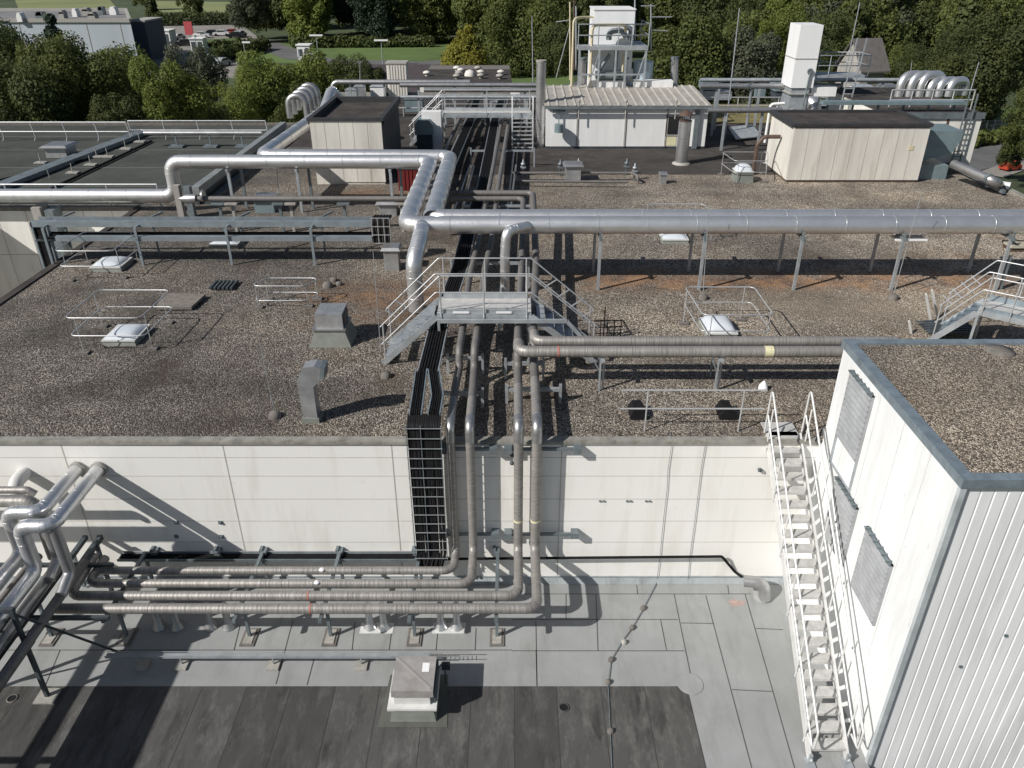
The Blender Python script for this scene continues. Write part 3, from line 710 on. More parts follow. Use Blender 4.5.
# ------------------------------------------------------------------ cable trays
def tray(name,label,pts,w,ncab,mat=galv,depth=.08,parent_label='cable tray'):
    t=thing(name,label,'cable tray',pts[0]); P=[V(p) for p in pts]
    side=[]
    for i,p in enumerate(P):
        tt=(P[min(i+1,len(P)-1)]-P[max(i-1,0)]).normalized(); n=tt.cross(V((0,0,1)) if abs(tt.z)<.9 else V((0,1,0))).normalized(); side.append(n)
    mb=MB(); mr=MB(); mc=MB()
    for s in (-1,1):
        Q=[p+n*w/2*s for p,n in zip(P,side)]
        for a,b in zip(Q[:-1],Q[1:]): mr.bar(a,b,.025,depth)
    for a,b,n,n2 in zip(P[:-1],P[1:],side[:-1],side[1:]):
        k=(w/2-.015); z=V((0,0,-depth/2+.01))
        mb.add([a-n*k+z,a+n*k+z,b+n2*k+z,b-n2*k+z],[(0,1,2,3)])
    for j in range(ncab):
        o=(j+.5)/ncab-.5
        mc.tube([p+n*(w-.08)*o+V((0,0,random.uniform(-.01,.03))) for p,n in zip(P,side)],.45*(w-.08)/ncab,6)
    mr.build('side_rail',mat,t); mb.build('tray_floor',steel_dk,t); mc.build('cable_bundle',cablem,t); return t
random.seed(11)
tB=[at(x,y,1.0) for x,y in ((503,96),(495,120),(483,187),(470,225),(460,268),(439,325),(428,372))]
tray('cable_tray','black cable tray in two lanes running beside the left rack pipes to the roof edge',tB[:],.50,6)
tA=[at(x,y,1.0) for x,y in ((478,96),(471,119),(445,178),(428,216))]
tray('cable_tray','black cable tray between the two rack pipe pairs passing under the far crossover',tA,.50,5,galvdark)
tC=[at(x,y,.5) for x,y in ((512,96),(505,140),(500,190),(497,230),(497,290))]
# tray falls over the edge
lx0=atY(421,405,14.85).x; lx1=atY(432,550,14.85).x; lxc=(lx0+lx1)/2
w=.78
e=tB[-1]
tray('cable_tray','short dropping length of cable tray bending toward the roof edge',[(e.x+.13,e.y+.1,1.0),(lxc+.24,15.9,.9),(lxc+.22,15.15,.85)],.27,4,tarp,.10)
tray('cable_tray','left dropping length of cable tray bending toward the roof edge',[(e.x-.17,e.y+.1,1.0),(lxc-.22,16.0,.9),(lxc-.20,15.15,.85)],.27,4,tarp,.10)
t=thing('cable_ladder','black cable ladder with pale rungs hanging down the cream wall','cable ladder',(lxc,14.85,LZ))
mb=MB()
for x in (lxc-w/2,lxc-w*.08,lxc+w/2): mb.bar((x,14.81,.75),(x,14.81,-3.25),.016,.04)
mb.build('side_rail',galvdark,t)
mb=MB(); z=.7; 
while z>-3.2: mb.bar((lxc-w/2-.02,14.78,z),(lxc+w/2+.02,14.78,z),.016,.016); z-=.27
mb.build('rung',galv,t)
mb=MB(); random.seed(5)
for j in range(19):
    x=lxc-w/2+.04+j*(w-.08)/18
    mb.tube([(x,15.2,.82),(x+random.uniform(-.01,.01),14.86,.72),(x+random.uniform(-.015,.015),14.86+random.uniform(-.02,.02),-1.2),(x+random.uniform(-.02,.02),14.86,-3.0),(x-.1*(j>6),14.8-.05*(j%3),-3.35)],.030,6,br=.1,nb=3)
mb.build('cable_bundle',blackm,t)
# horizontal tray along the wall foot with brackets
zt_=atY(300,558,15.0).z
t=thing('cable_tray','long cable tray along the foot of the cream wall above the low pipes','cable tray',(-5,15,LZ))
xa=atY(118,558,15.0).x; xb=atY(433,558,15.0).x
mb=MB(); mb.box((xa,14.93,zt_-.06),(xb,14.95,zt_+.01)); mb.build('side_rail',galvdark,t); mb=MB(); mb.box((xa,15.22,zt_-.06),(xb,15.24,zt_+.02)); mb.build('side_rail',galv,t)
mb=MB(); mb.box((xa,14.95,zt_-.06),(xb,15.22,zt_-.052)); mb.build('tray_floor',ledgegreen,t)
mb=MB()
for j in range(4): mb.tube([(xa,14.99+j*.06,zt_-.03),(xb+.2,14.99+j*.06,zt_-.03)],.018,6)
mb.build('cable_bundle',cablem,t)
pw=thing('wall_pipe','dark thin pipe along the wall foot turning down to the floor elbow','pipe',(4,15,LZ))
z0=atY(600,556.5,15.15).z
mb=MB(); mb.tube([atY(440,559,15.15),atY(722,556.5,15.15),at(735,572,-4.0),at(742,577,-3.98)],.035,8,br=.08); mb.build('pipe_run',cablem,pw)
g=at(762,597,LZ); mb=MB(); mb.tube([(g.x-.50,g.y+.1,-3.90),(g.x-.02,g.y,-3.86),(g.x+.04,g.y-.1,LZ+.02)],[.15]*9,14,br=.24); mb.build('floor_elbow',silver_dull,pw)
mb=MB(); mb.lathe((g.x,g.y,LZ+.004),[(.24,0),(.17,.03),(.14,.06)],16); mb.build('sealing_collar',felt,pw)
for i,px in enumerate((560,600,640,680)): pass
# wall brackets (horizontal rails that hold the down pipes)
for i,(x0,x1,py) in enumerate(((443,496,449),(508,580,449),(443,498,534),(508,577,534))):
    a=atY(x0,py,15.2); b=atY(x1,py,15.2)
    t=thing('wall_bracket',['upper wall rail behind the left pair of down pipes','upper wall rail behind the right pair of down pipes','lower wall rail behind the left pair of down pipes','lower wall rail behind the right pair of down pipes'][i],'bracket',(a.x,15.3,a.z),'wall rails behind the down pipes')
    mb=MB(); mb.bar((a.x,15.2,a.z),(b.x-.05,15.2,a.z),.06,.07); mb.build('rail',galvdark,t)
    for x in (a.x,b.x-.06): mb=MB(); mb.box((x-.09,15.1,a.z-.08),(x+.09,WY-.003,a.z+.08)); mb.build('bracket_plate',galvdark,t)
for i,px in enumerate((155,218,264,340,416,497)):
    p=atY(px,552,15.2); mb=MB(); mb.box((p.x-.07,15.1,p.z-.05),(p.x+.07,WY-.003,p.z+.06)); mb.box((p.x-.10,15.15,p.z+.03),(p.x-.03,WY-.003,p.z+.10))
    tag(mb.build('tray_bracket',galvdark),['first tray bracket on the wall from the left','second tray bracket on the wall from the left','third tray bracket on the wall from the left','fourth tray bracket on the wall from the left','tray bracket left of the cable ladder foot','tray bracket between the pairs of down pipes'][i],'bracket','tray brackets along the wall foot')
for i,(px,py) in enumerate(((176,523),(220,523),(176,537),(221,537))):
    p=atY(px,py,15.3); mb=MB(); mb.box((p.x-.03,15.28,p.z-.03),(p.x+.03,WY-.003,p.z+.03)); mb.box((p.x-.05,15.31,p.z-.05),(p.x+.05,WY-.002,p.z+.05)); tag(mb.build('wall_stud',galvdark),['upper left stud on the shaded wall','upper right stud on the wall beside the panel joint','lower left stud on the shaded wall','lower right stud on the wall beside the panel joint'][i],'stud','studs on the cream wall')
for i,px in enumerate((602,629,648)):
    p=atY(px,501.5,15.3); mb=MB(); mb.box((p.x-.07,15.30,p.z-.02),(p.x-.02,WY-.003,p.z+.02)); mb.box((p.x+.02,15.30,p.z-.02),(p.x+.07,WY-.003,p.z+.02)); tag(mb.build('bolt_pair',galvdark),['left of three bolt pairs in the cream wall','middle of three bolt pairs in the cream wall','right of three bolt pairs in the cream wall'][i],'bolts','bolt pairs in the cream wall')
for i,(px,py) in enumerate(((512,455),(512,463),(760,470))):
    p=atY(px,py,15.28); mb=MB(); mb.lathe((p.x,p.y,p.z),[(.02,-.04),(.05,-.03),(.055,.02),(.03,.04)],10); mb.bar((p.x,15.28,p.z),(p.x,WY-.003,p.z),.03); tag(mb.build('wall_fitting',steel_dk),['upper small round fitting on the wall left of the right pipe pair','lower small round fitting on the wall left of the right pipe pair','small round fitting on the wall left of the stair'][i],'fitting')

# stands of the low bundle
for i,px in enumerate((52,127,250,331,415,497)):
    g=at(px,637,LZ)
    t=thing('pipe_stand',[ 'leftmost floor stand of the low pipe bundle','second floor stand of the low bundle, mostly shaded','third floor stand of the low pipe bundle','fourth floor stand of the low pipe bundle','fifth floor stand, between the twin vents','rightmost floor stand of the low pipe bundle'][i],'pipe stand',(g.x,g.y,LZ),'floor stands under the low pipe bundle')
    mb=MB(); mb.box((g.x-.17,g.y-.30,LZ+.004),(g.x+.17,g.y+.26,LZ+.03)); mb.build('base_plate',concdark,t)
    mb=MB(); mb.box((g.x-.11,g.y-.24,LZ+.03),(g.x+.11,g.y+.2,LZ+.05)); mb.build('foot_pad',concrete,t)
    mb=MB(); mb.bar((g.x,g.y,LZ+.05),(g.x,g.y,BZp-.15),.07); mb.build('post',galvdark,t)
    mb=MB(); mb.bar((g.x,15.1,LZ+.05),(g.x,15.1,BZp-.15),.07); mb.build('post',galvdark,t)
    mb=MB(); mb.bar((g.x,by[3]-.2,BZp-.16),(g.x,15.15,BZp-.16),.08,.07); mb.build('crossbeam',galvdark,t)
# twin small vents below the bundle
for i,px in enumerate((160,178,211,229,370,384,441,457)):
    g=at(px,627,LZ); mb=MB(); mb.lathe((g.x,g.y,LZ+.01),[(.17,0),(.165,.02),(.13,.06),(.125,.12),(.085,.16),(.08,.75)],14)
    tag(mb.build('vent_stub',silver_dull if i<4 else silver),['vent stub below the bundle, first from the left','vent stub below the bundle, second from the left','vent stub below the bundle, third from the left','vent stub below the bundle, fourth from the left','left stub of the pair with a pale collar left of the fifth stand','right stub of the pair with a pale collar left of the fifth stand','left stub of the bright pair near the sheet metal hood','right stub of the bright pair near the sheet metal hood'][i],'vent','vent stubs under the low bundle')
for i,px in enumerate((377,449)):
    g=at(px,628,LZ); mb=MB(); mb.box((g.x-.4,g.y-.18,LZ+.004),(g.x+.4,g.y+.16,LZ+.008)); tag(mb.build('membrane_patch',whitemb),['white membrane patch under the pair of stubs left of the fifth stand','white membrane patch under the bright pair of stubs'][i],'patch')
# low wire tray in front
ya=at(300,654.5,LZ+.35).y; x0=at(106,654,LZ+.35).x; x1=at(469,654,LZ+.35).x
t=thing('wire_tray','narrow galvanised wire tray on small feet in front of the pipe bundle','cable tray',(x0,ya,LZ))
mb=MB()
for dy in (-.07,.07): mb.bar((x0,ya+dy,LZ+.36),(x1,ya+dy,LZ+.36),.012,.012); mb.bar((x0,ya+dy,LZ+.31),(x1-.6,ya+dy,LZ+.31),.012,.012)
n=int((x1-x0)/.1)
for k in range(n): x=x0+k*.1; mb.bar((x,ya-.07,LZ+.31),(x,ya+.07,LZ+.31),.008)
mb.build('wire_mesh',galv,t)
mb=MB(); mb.box((x0,ya-.06,LZ+.312),(x1-.9,ya+.06,LZ+.325)); mb.build('tray_floor',galv,t)
for i,px in enumerate((142,181,273,361)):
    g=at(px,668,LZ); mb=MB(); mb.bar((g.x,ya,LZ+.05),(g.x,ya,LZ+.31),.035); mb.build('leg',galv,t)
    mb=MB(); mb.box((g.x-.14,ya-.17,LZ+.004),(g.x+.14,ya+.14,LZ+.05)); mb.build('foot_pad',concrete,t)
# ================================================================== LEFT PIPE CLUSTER
zw=-.75
for nm,w0,e1,lab in (('a',(78,466.5),(35,512),'inner'),('b',(100,469),(48,526),'outer')):
    s=atY(*w0,WY); e=at(*e1,zw); r=.155
    dz=1.15 if nm=='a' else 1.25
    lx=e.x-.62
    pts=[(s.x,WY-.01,zw),(s.x-.02,e.y,zw),(lx,e.y,zw),(lx,e.y,zw-dz),(lx-.02,e.y-9,zw-dz)]
    mb=MB(); mb.tube(pts,r,18,br=.22,nb=6); bands(mb,pts,r,.62,.45,.03,1.04); seams(mb,pts,.22,4,r)
    tag(mb.build('wall_outlet_pipe',silver),f'{lab} bright pipe leaving the cream wall at left and dropping toward the camera','pipe','bright pipes at the left edge')
    mb=MB(); mb.lathe((0,0,0),[(.001,0),(.001,.001)],4) if False else None
    mb.tube([(s.x,WY-.09,zw),(s.x,WY-.003,zw)],r*1.25,18); tag(mb.build('wall_collar',concrete),f'pale sealing collar where the {lab} bright pipe enters the wall','collar')
    # second leg going on down from the elbow in aged cladding
    q=V((s.x-.03,e.y+.05,zw)); mb=MB(); mb.tube([q+V((0,0,-.05)),q+V((0,0,-1.35)),q+V((0,-.5,-1.55))],.125,14,br=.2); tag(mb.build('drop_pipe',silver_dull),f'dull vertical pipe dropping from the elbow of the {lab} bright pipe','pipe')
# wall elbow with pale sleeve and two horizontal weathered pipes at the frame edge
e=atY(18,481,15.0)
t=thing('wall_elbow_pipe','pale sleeved pipe elbow leaving the wall at the left edge','pipe',(e.x,15.2,e.z))
mb=MB(); mb.tube([(e.x,WY-.01,e.z+.02),(e.x,14.85,e.z+.02),(e.x,14.8,e.z-.42)],.16,16,br=.2); mb.build('elbow',whitemb,t)
mb=MB(); mb.tube([(e.x,14.8,e.z-.32),(e.x,14.8,e.z-.37)],.175,16); mb.build('clamp_ring',galvdark,t)
for i,(py,r,yy) in enumerate(((490,.085,14.3),(501,.14,13.9))):
    a=atY(34,py,yy); pipe('edge_pipe',['slim upper weathered pipe at the left frame edge','thick lower weathered pipe at the left frame edge'][i],[(-22,yy,a.z),(a.x-.15,yy,a.z),(a.x,yy,a.z-.12)] if i==0 else [(-22,yy,a.z),(a.x,yy,a.z),(a.x,yy,a.z-1.6)],r,weathered,br=.15 if i==0 else .22)
# steel frame carrying them: beams running toward the camera, slim legs
FX0=at(48,697,LZ).x; FYf=at(48,697,LZ).y
t=thing('support_frame','dark steel support frame with slim leg holding the left pipes above the low roof','support frame',(FX0,FYf,LZ))
def fb(p0,p1,w=.10,n='beam'): mb=MB(); mb.bar(p0,p1,w,w*1.15); mb.build(n,steel_dk,t)
fz=-1.75
fb((FX0,FYf,LZ+.03),(FX0,FYf,fz),.075,'leg')
fb((FX0-1.6,FYf,LZ+.03),(FX0-1.6,FYf,fz),.075,'leg')
fb((FX0,14.9,LZ+.03),(FX0,14.9,-2.6),.075,'leg')
fb((FX0-2.6,FYf,fz),(FX0+.05,FYf,fz),.10)
bzf=BZp-.0
fb((at(95,545,-2.75).x,15.2,-2.75),(at(95,545,-2.75).x,5,-2.75),.12)
fb((at(80,545,-2.75).x,15.2,-2.75),(at(80,545,-2.75).x,5,-2.75),.10)
fb((FX0-2.6,12.6,-2.86),(at(120,600,-2.86).x,12.6,-2.86),.08)
fb((FX0-2.6,14.3,-2.86),(at(110,570,-2.86).x,14.3,-2.86),.08)
fb((FX0,FYf,fz-.1),(at(122,649,LZ).x,12.9,LZ+.1),.04,'brace')
fb((FX0,FYf,fz-.1),(FX0-1.6,FYf,LZ+.6),.04,'brace')
mb=MB(); mb.box((FX0-.22,FYf-.2,LZ+.012),(FX0+.22,FYf+.2,LZ+.05)); mb.build('foot_pad',concrete,t)
# two aged pipes running toward the camera beside the bright ones
for i,(px,py,z,r) in enumerate(((82,566,-2.5,.10),(62,560,-2.45,.13),(38,556,-2.4,.11),(30,640,-3.1,.12))):
    a=at(px,py,z)
    pipe('aged_pipe',['aged brown grey pipe running toward the camera, rightmost of the left cluster','second aged pipe from the right running toward the camera','aged pipe under the bright pipes at the left edge','low shaded pipe at the left edge above the grey felt'][i],[(a.x,a.y+(.0 if i else .15),z),(a.x,3,z)],r,[darkclad,silver_dull,darkclad,steel_dk][i])
# big duct above the left frame edge; only its shadow and lower side reach the picture
dk=thing('overhead_pipe_rack','overhead duct rack at the far left, nearly out of frame','pipe rack',(-13,6,LZ))
mb=MB()
for x,z,r in ((-12.35,-.6,.42),(-13.9,-.6,.14)): mb=MB(); mb.tube([(x,13.2,z),(x,1.0,z)],r,18); mb.build('duct',silver_dull,dk)
mb=MB()
for y in (4,8,12.2): mb.bar((-14.1,y,-1.1),(-11.9,y,-1.1),.1); mb.bar((-14.0,y,LZ+.02),(-14.0,y,-1.05),.09)
mb.build('rack_frame',steel_dk,dk)

# ================================================================== SHEET METAL HOOD on the low roof
c=at(414,716,LZ); hx,hy=c.x,c.y+.33
t=thing('roof_hood','square sheet metal exhaust hood on the low roof in front of the pipes','roof vent',(hx,hy,LZ),)
mb=MB(); pts=[(-.82,-.62),(.82,-.62),(.72,.75),(-.72,.75)]
mb.prism([(hx+a*.9,hy+b,LZ+.012) for a,b in pts],(0,0,.012)); mb.build('flashing_skirt',M_felt('hood_skirt',(.11,.115,.10)),t)
mb=MB(); mb.frust((hx,hy,LZ+.024),(.98,.98),(.86,.86),.36); mb.build('curb',ventbase,t)
mb=MB(); mb.box((hx-.52,hy-.52,LZ+.39),(hx+.52,hy+.52,LZ+.45)); mb.build('flange',whitemb,t)
mb=MB(); mb.box((hx-.38,hy-.40,LZ+.45),(hx+.38,hy+.44,LZ+.72)); mb.build('neck',whitemb,t)
mb=MB(); mb.box((hx-.42,hy-.44,LZ+.72),(hx+.46,hy+.48,LZ+.90)); mb.prism([(hx-.42,hy-.44,LZ+.90),(hx+.46,hy-.44,LZ+.90),(hx+.46,hy+.48,LZ+.90),(hx-.42,hy+.48,LZ+.90)],(0,0,.012))
mb.bar((hx-.40,hy+.45,LZ+.915),(hx+.42,hy-.38,LZ+.915),.05,.015); mb.build('cap',M_plain('hood_cap_metal',(.42,.40,.385),.5,.25,.2,2.5,dirt=(.26,.19,.15),dirt_amt=.5),t)
mb=MB(); mb.box((hx+.18,hy+.06,LZ+.913),(hx+.33,hy+.30,LZ+.917)); mb.build('label',labelw,t)
mb=MB(); mb.box((hx+.46,hy-.40,LZ+.50),(hx+.50,hy+.44,LZ+.86)); mb.build('side_mesh',steel_dk,t)
mb=MB(); mb.tube([(hx+.5,hy+.35,LZ+.7),(hx+.62,hy+.5,LZ+.75),(hx+.62,hy+.52,LZ+.02)],.018,6,br=.05); mb.box((hx+.56,hy+.46,LZ+.5),(hx+.74,hy+.56,LZ+.66)); mb.build('switch_box',steel_dk,t)

# ================================================================== GRAVEL ROOF FURNITURE
# mushroom hood left of the crossover
c=at(331,346,0); x,y=c.x,c.y+.45
t=thing('roof_hood','boxy grey exhaust hood with flared base on gravel left of the crossover','roof vent',(x,y,0))
mb=MB(); mb.frust((x,y,.0),(1.22,1.1),(.86,.86),.48); mb.build('curb',ventbase,t)
mb=MB(); mb.box((x-.48,y-.48,.48),(x+.48,y+.48,.53)); mb.build('flange',silver_dull,t)
mb=MB(); mb.box((x-.38,y-.40,.53),(x+.40,y+.42,.98)); mb.build('cap',ventm,t)
mb=MB(); mb.box((x+.40,y-.3,.58),(x+.43,y+.3,.9)); mb.build('side_opening',steel_dk,t)
# goose neck
c=at(311,423,0); x,y=c.x,c.y+.18
t=thing('gooseneck_vent','rectangular sheet metal gooseneck vent bent to the right on gravel near the roof edge','roof vent',(x,y,0))
w=.17
mb=MB(); mb.prism([(x-w,y-.17,.1),(x+w,y-.17,.1),(x+w,y-.17,.98),(x+.42,y-.17,1.24),(x+.42,y-.17,1.48),(x+.26,y-.17,1.55),(x-.02,y-.17,1.50),(x-w-.03,y-.17,1.16)],(0,.36,0)); mb.build('duct',ventm,t)
mb=MB(); mb.box((x-w-.04,y-.20,0),(x+w+.04,y+.22,.13)); mb.build('base',ventbase,t)
mb=MB(); mb.prism([(x+.36,y-.20,1.22),(x+.46,y-.20,1.20),(x+.50,y-.20,1.50),(x+.40,y-.20,1.53)],(0,.42,0)); mb.build('outlet_collar',galvdark,t)
# small box vents on posts
def boxvent(px,py,wd,h,lab,cap=True,mat=ventm):
    c=at(px,py,0); x,y=c.x,c.y+wd/2
    t=thing('box_vent',lab,'roof vent',(x,y,0),'small box vents on the gravel roof')
    mb=MB(); mb.box((x-wd/2,y-wd/2,0),(x+wd/2,y+wd/2,h)); mb.build('shaft',mat,t)
    if cap: mb=MB(); mb.frust((x,y,h+.02),(wd*1.35,wd*1.35),(wd*1.1,wd*1.1),.10); mb.build('cap',silver_dull,t)
    return t
boxvent(392,271,.52,.75,'box vent with flat cap left of the thick branch pipe')
boxvent(388,216,.75,.5,'wide box vent behind the end of the blue grey tray')
boxvent(663,184,.32,.42,'small capped vent on gravel right of the thin valve pipes')
boxvent(573,182,.75,.75,'square vent in front of the white plant room')
boxvent(265,213,.85,.55,'dark capped vent between weathered pipe legs',True,bluegrey)
boxvent(431,170,.9,.3,'flat curb beside the red container')
boxvent(57,158,1.15,.55,'square grey vent on the green grey felt roof')
# skylights with guards
def skylight(px0,px1,py,dy,lab,h=.13,dome=.13,group='skylights on the gravel roof'):
    a=at(px0,py,0); b=at(px1,py,0); w=b.x-a.x; d=dy; x=(a.x+b.x)/2; y=a.y+d/2
    t=thing('skylight',lab,'skylight',(x,y,0),group)
    mb=MB(); mb.frust((x,y,0),(w,d),(w*.92,d*.92),h); mb.build('curb',ventbase,t)
    mb=MB(); mb.box((x-w*.49,y-d*.49,h),(x+w*.49,y+d*.49,h+.045)); mb.build('frame',whitemb,t)
    n=10; vs=[];fs=[]
    for i in range(n+1):
        for j in range(n+1):
            u=i/n*2-1; v=j/n*2-1; zz=((1-abs(u)**3)*(1-abs(v)**3))**.6
            vs.append((x+u*w*.45,y+v*d*.45,h+.046+dome*zz))
    for i in range(n):
        for j in range(n): fs.append((i*(n+1)+j,(i+1)*(n+1)+j,(i+1)*(n+1)+j+1,i*(n+1)+j+1))
    mb=MB(); mb.add(vs,fs,None,0,True); mb.build('dome',domem,t)
skylight(102,136,346,1.15,'acrylic skylight inside the guard rail nearest the camera at left')
skylight(90,121,272,1.1,'acrylic skylight under the left end of the blue grey tray')
skylight(706,738,339,1.2,'domed skylight behind the knee high pipes',dome=.24)
skylight(662,689,244,1.2,'skylight half hidden under the large bright pipes')
skylight(209,238,249,1.1,'grey skylight behind the legs of the blue grey tray',dome=.1)
skylight(735,753,183,.9,'small white domed skylight left of the right penthouse',h=.5,dome=.3)
def guard(corners,lab,h=1.1,pads=True,mid=.55,opens=False,group='tubular guard frames around roof openings'):
    # corners = floor positions, order: front-left, front-right, back-right, back-left
    C=[V(c) for c in corners]; cx=sum((c for c in C),V())/4
    t=thing('guard_rail',lab,'guard rail',(cx.x,cx.y,0),group)
    for z in (h,mid):
        mb=MB(); P=[V((c.x,c.y,z)) for c in C]; 
        if opens: mb.tube(P,.022,8,br=.15,nb=4)
        else: mb.tube(P,.018,8,br=.18,nb=4,closed=True,cap=False)
        mb.build('rail',railm,t)
    for i,c in enumerate(C):
        p=c.lerp(C[(i+1)%4],.13)
        mb=MB(); mb.tube([(p.x,p.y,0),(p.x,p.y,h-.01)],.014,8); mb.build('post',railm,t)
        if pads: mb=MB(); mb.cbox((p.x,p.y,.03),(.30,.22,.06)); mb.build('foot_pad',concdark,t)
def gpx(fl,fr,brr,bl,z): return [at(*fl,z),at(*fr,z),at(*brr,z),at(*bl,z)]
def g0(ps): return [V((p.x,p.y,0)) for p in ps]
guard(g0(gpx((64,318),(140,318),(170,290),(98,290),1.1)),'tubular guard frame around the near left skylight')
guard(g0(gpx((54,251),(112,251),(138,232),(84,232),1.1)),'tubular guard frame around the skylight under the blue grey tray')
guard(g0(gpx((248,286),(303,286),(322,278),(268,278),.75)),'low guard frame on gravel behind the boxy hood',h=.75,mid=.25)
guard(g0(gpx((703,315),(774,315),(754,287),(685,287),1.1)),'tubular guard frame around the domed skylight right of the crossover',mid=.6)
guard(g0(gpx((648,215),(716,215),(703,204),(648,204),1.1)),'tubular guard frame partly hidden behind the large bright pipes')
guard(g0(gpx((735,161),(768,161),(768,152),(722,152),1.1)),'tubular guard frame around the small skylight near the right penthouse')
# straight guard railing at the roof edge
g=[at(x,431,0) for x in (644.5,738)]; z=1.12
t=thing('edge_railing','straight two bar railing at the roof edge left of the stair','railing',(g[0].x,g[0].y,0))
xl=at(621,388,z).x; xr=at(766,388,z).x
for zz in (z,.62): mb=MB(); mb.tube([(xl,g[0].y,zz),(xr,g[0].y,zz)],.022,8); mb.build('rail',railm,t)
for q in (g[0].x,g[1].x): mb=MB(); mb.tube([(q,g[0].y,0),(q,g[0].y,z)],.02,8); mb.build('post',railm,t)
for i,px in enumerate((638,727)):
    c=at(px,418,0); mb=MB(); mb.prism([(c.x-.2,c.y-.1,0),(c.x+.22,c.y-.1,0),(c.x+.2,c.y-.1,.12),(c.x-.2,c.y-.1,.12)],(0,.55,0)); mb.prism([(c.x-.2,c.y-.1,.12),(c.x+.2,c.y-.1,.12),(c.x+.1,c.y-.1,.28),(c.x-.12,c.y-.1,.28)],(0,.5,0)); tag(mb.build('rubber_block',blackm),['black rubber block left, beside the edge railing','black rubber block right, beside the edge railing'][i],'ballast block','black ballast blocks at the edge railing')
# white lump and small things on gravel
c=at(763,389,0); mb=MB(); mb.lathe((c.x,c.y,0),[(.13,0),(.12,.1),(.05,.2),(.02,.24)],10); tag(mb.build('white_cone',labelw),'small white cone on gravel above the stair head','cone')
c=at(182,312,0); mb=MB(); a=[at(157,311,0),at(192,311,0),at(206,298,0),at(164,297,0)]; mb.prism([(p.x,p.y,.05) for p in a],(0,0,.09)); tag(mb.build('concrete_slab',M_plain('timber_grey_slab',(.20,.18,.155),.9,0,.3,6,bmp=.3)),'flat grey slab lying on gravel behind the near left guard frame','slab')
t=thing('timber_grate','dark slatted grate lying on gravel near the grey slab','grate',at(221,290,0)); a=at(208,291,0); b=at(231,280,0)
mb=MB()
for k in range(6): x=a.x+.05+k*.14; mb.box((x,a.y,.05),(x+.07,a.y+.75,.12))
mb.build('slat',steel_dk,t); mb=MB(); mb.box((a.x,a.y+.1,.0),(a.x+.85,a.y+.18,.05)); mb.box((a.x,a.y+.55,.0),(a.x+.85,a.y+.63,.05)); mb.build('batten',concdark,t)
# rebar like rack lying right of the crossover
t=thing('loose_rack','dark wire rack standing on gravel right of the crossover','rack',at(610,335,0)); a=at(600,338,0)
mb=MB()
for k in range(4): mb.bar((a.x+k*.2,a.y,.0),(a.x+k*.2,a.y,.6),.025)
for z in (.15,.35,.55): mb.bar((a.x-.2,a.y,z),(a.x+.65,a.y+.05,z),.025)
mb.bar((a.x+.1,a.y,.0),(a.x+.1,a.y,1.0),.03); mb.build('bars',cablem,t)
# stones, ballast
for i,(px,py,s) in enumerate(((328,287,.30),(334,281,.22),(339,285,.2),(275,417,.26),(386,377,.24),(703,299,.26),(893,299,.28),(240,243,.2),(655,350,.2))):
    c=at(px,py,0); mb=MB(); mb.lathe((c.x,c.y,0),[(s*.62,0),(s*.58,s*.3),(s*.42,s*.55),(s*.12,s*.62)],10); o=mb.build('ballast_stone',concdark)
    tag(o,['largest dark stone of the heap behind the boxy hood','back stone of the heap behind the boxy hood','right stone of the heap behind the boxy hood','conical rod foot left of the gooseneck vent','conical rod foot in front of the crossover stair','conical rod foot behind the domed skylight guard','conical rod foot left of the small crossover','small stone behind the left guard frame','small stone in front of the domed skylight'][i],'stone')
def rod(foot,topp,lab,r=.012,H=None):
    a=at(*foot,0); b=atY(topp[0],topp[1],a.y)
    mb=MB(); mb.tube([(a.x,a.y,.0),(b.x,b.y,b.z)],[r*1.3,r*.8],6); tag(mb.build('lightning_rod',galv),lab,'lightning rod','thin lightning rods on the roofs')
rod((275,414),(258,335),'thin lightning rod left of the gooseneck vent',.008)
rod((381,352),(373,250),'thin lightning rod just left of the crossover stair',.010)
rod((703,296),(709,205),'thin lightning rod behind the domed skylight guard')
rod((893,297),(921,196),'thin lightning rod left of the small crossover')
rod((724.5,140),(739.5,8),'tall pale lightning rod right of the white plant room',.035)
rod((533,82),(532,16),'slim rod left of the white tower',.05)
rod((845.5,72),(860,2),'tall rod beside the leaning looking white tower',.05)
rod((969,96),(979,62),'rod right of the silver elbows on the far right roof',.04)
rod((904,118),(912,62),'rod rising from the rear edge of the right penthouse',.03)
rod((50,178),(44,162),'tiny rod on the felt roof at left',.02)
rod((279,208),(276,150),'thin rod near the weathered pipe',.015)

# felt roof little feet
for i,(px,py) in enumerate(((41,163),(73,173),(91,165),(97,157),(108,157),(126,149),(140,142))):
    c=at(px,py,0); mb=MB(); mb.box((c.x-.3,c.y-.2,0),(c.x+.3,c.y+.2,.06)); mb.tube([(c.x,c.y,.05),(c.x,c.y,.5)],.025,6)
    tag(mb.build('rod_stand',concrete),['stand left of the square vent on the felt roof','lowest stand on the felt roof','stand below the middle of the felt roof row','left one of two stands side by side on the felt roof','right one of two stands side by side on the felt roof','second farthest stand on the felt roof','farthest stand on the felt roof near the rear railing'][i],'stand','small stands in a row on the felt roof')

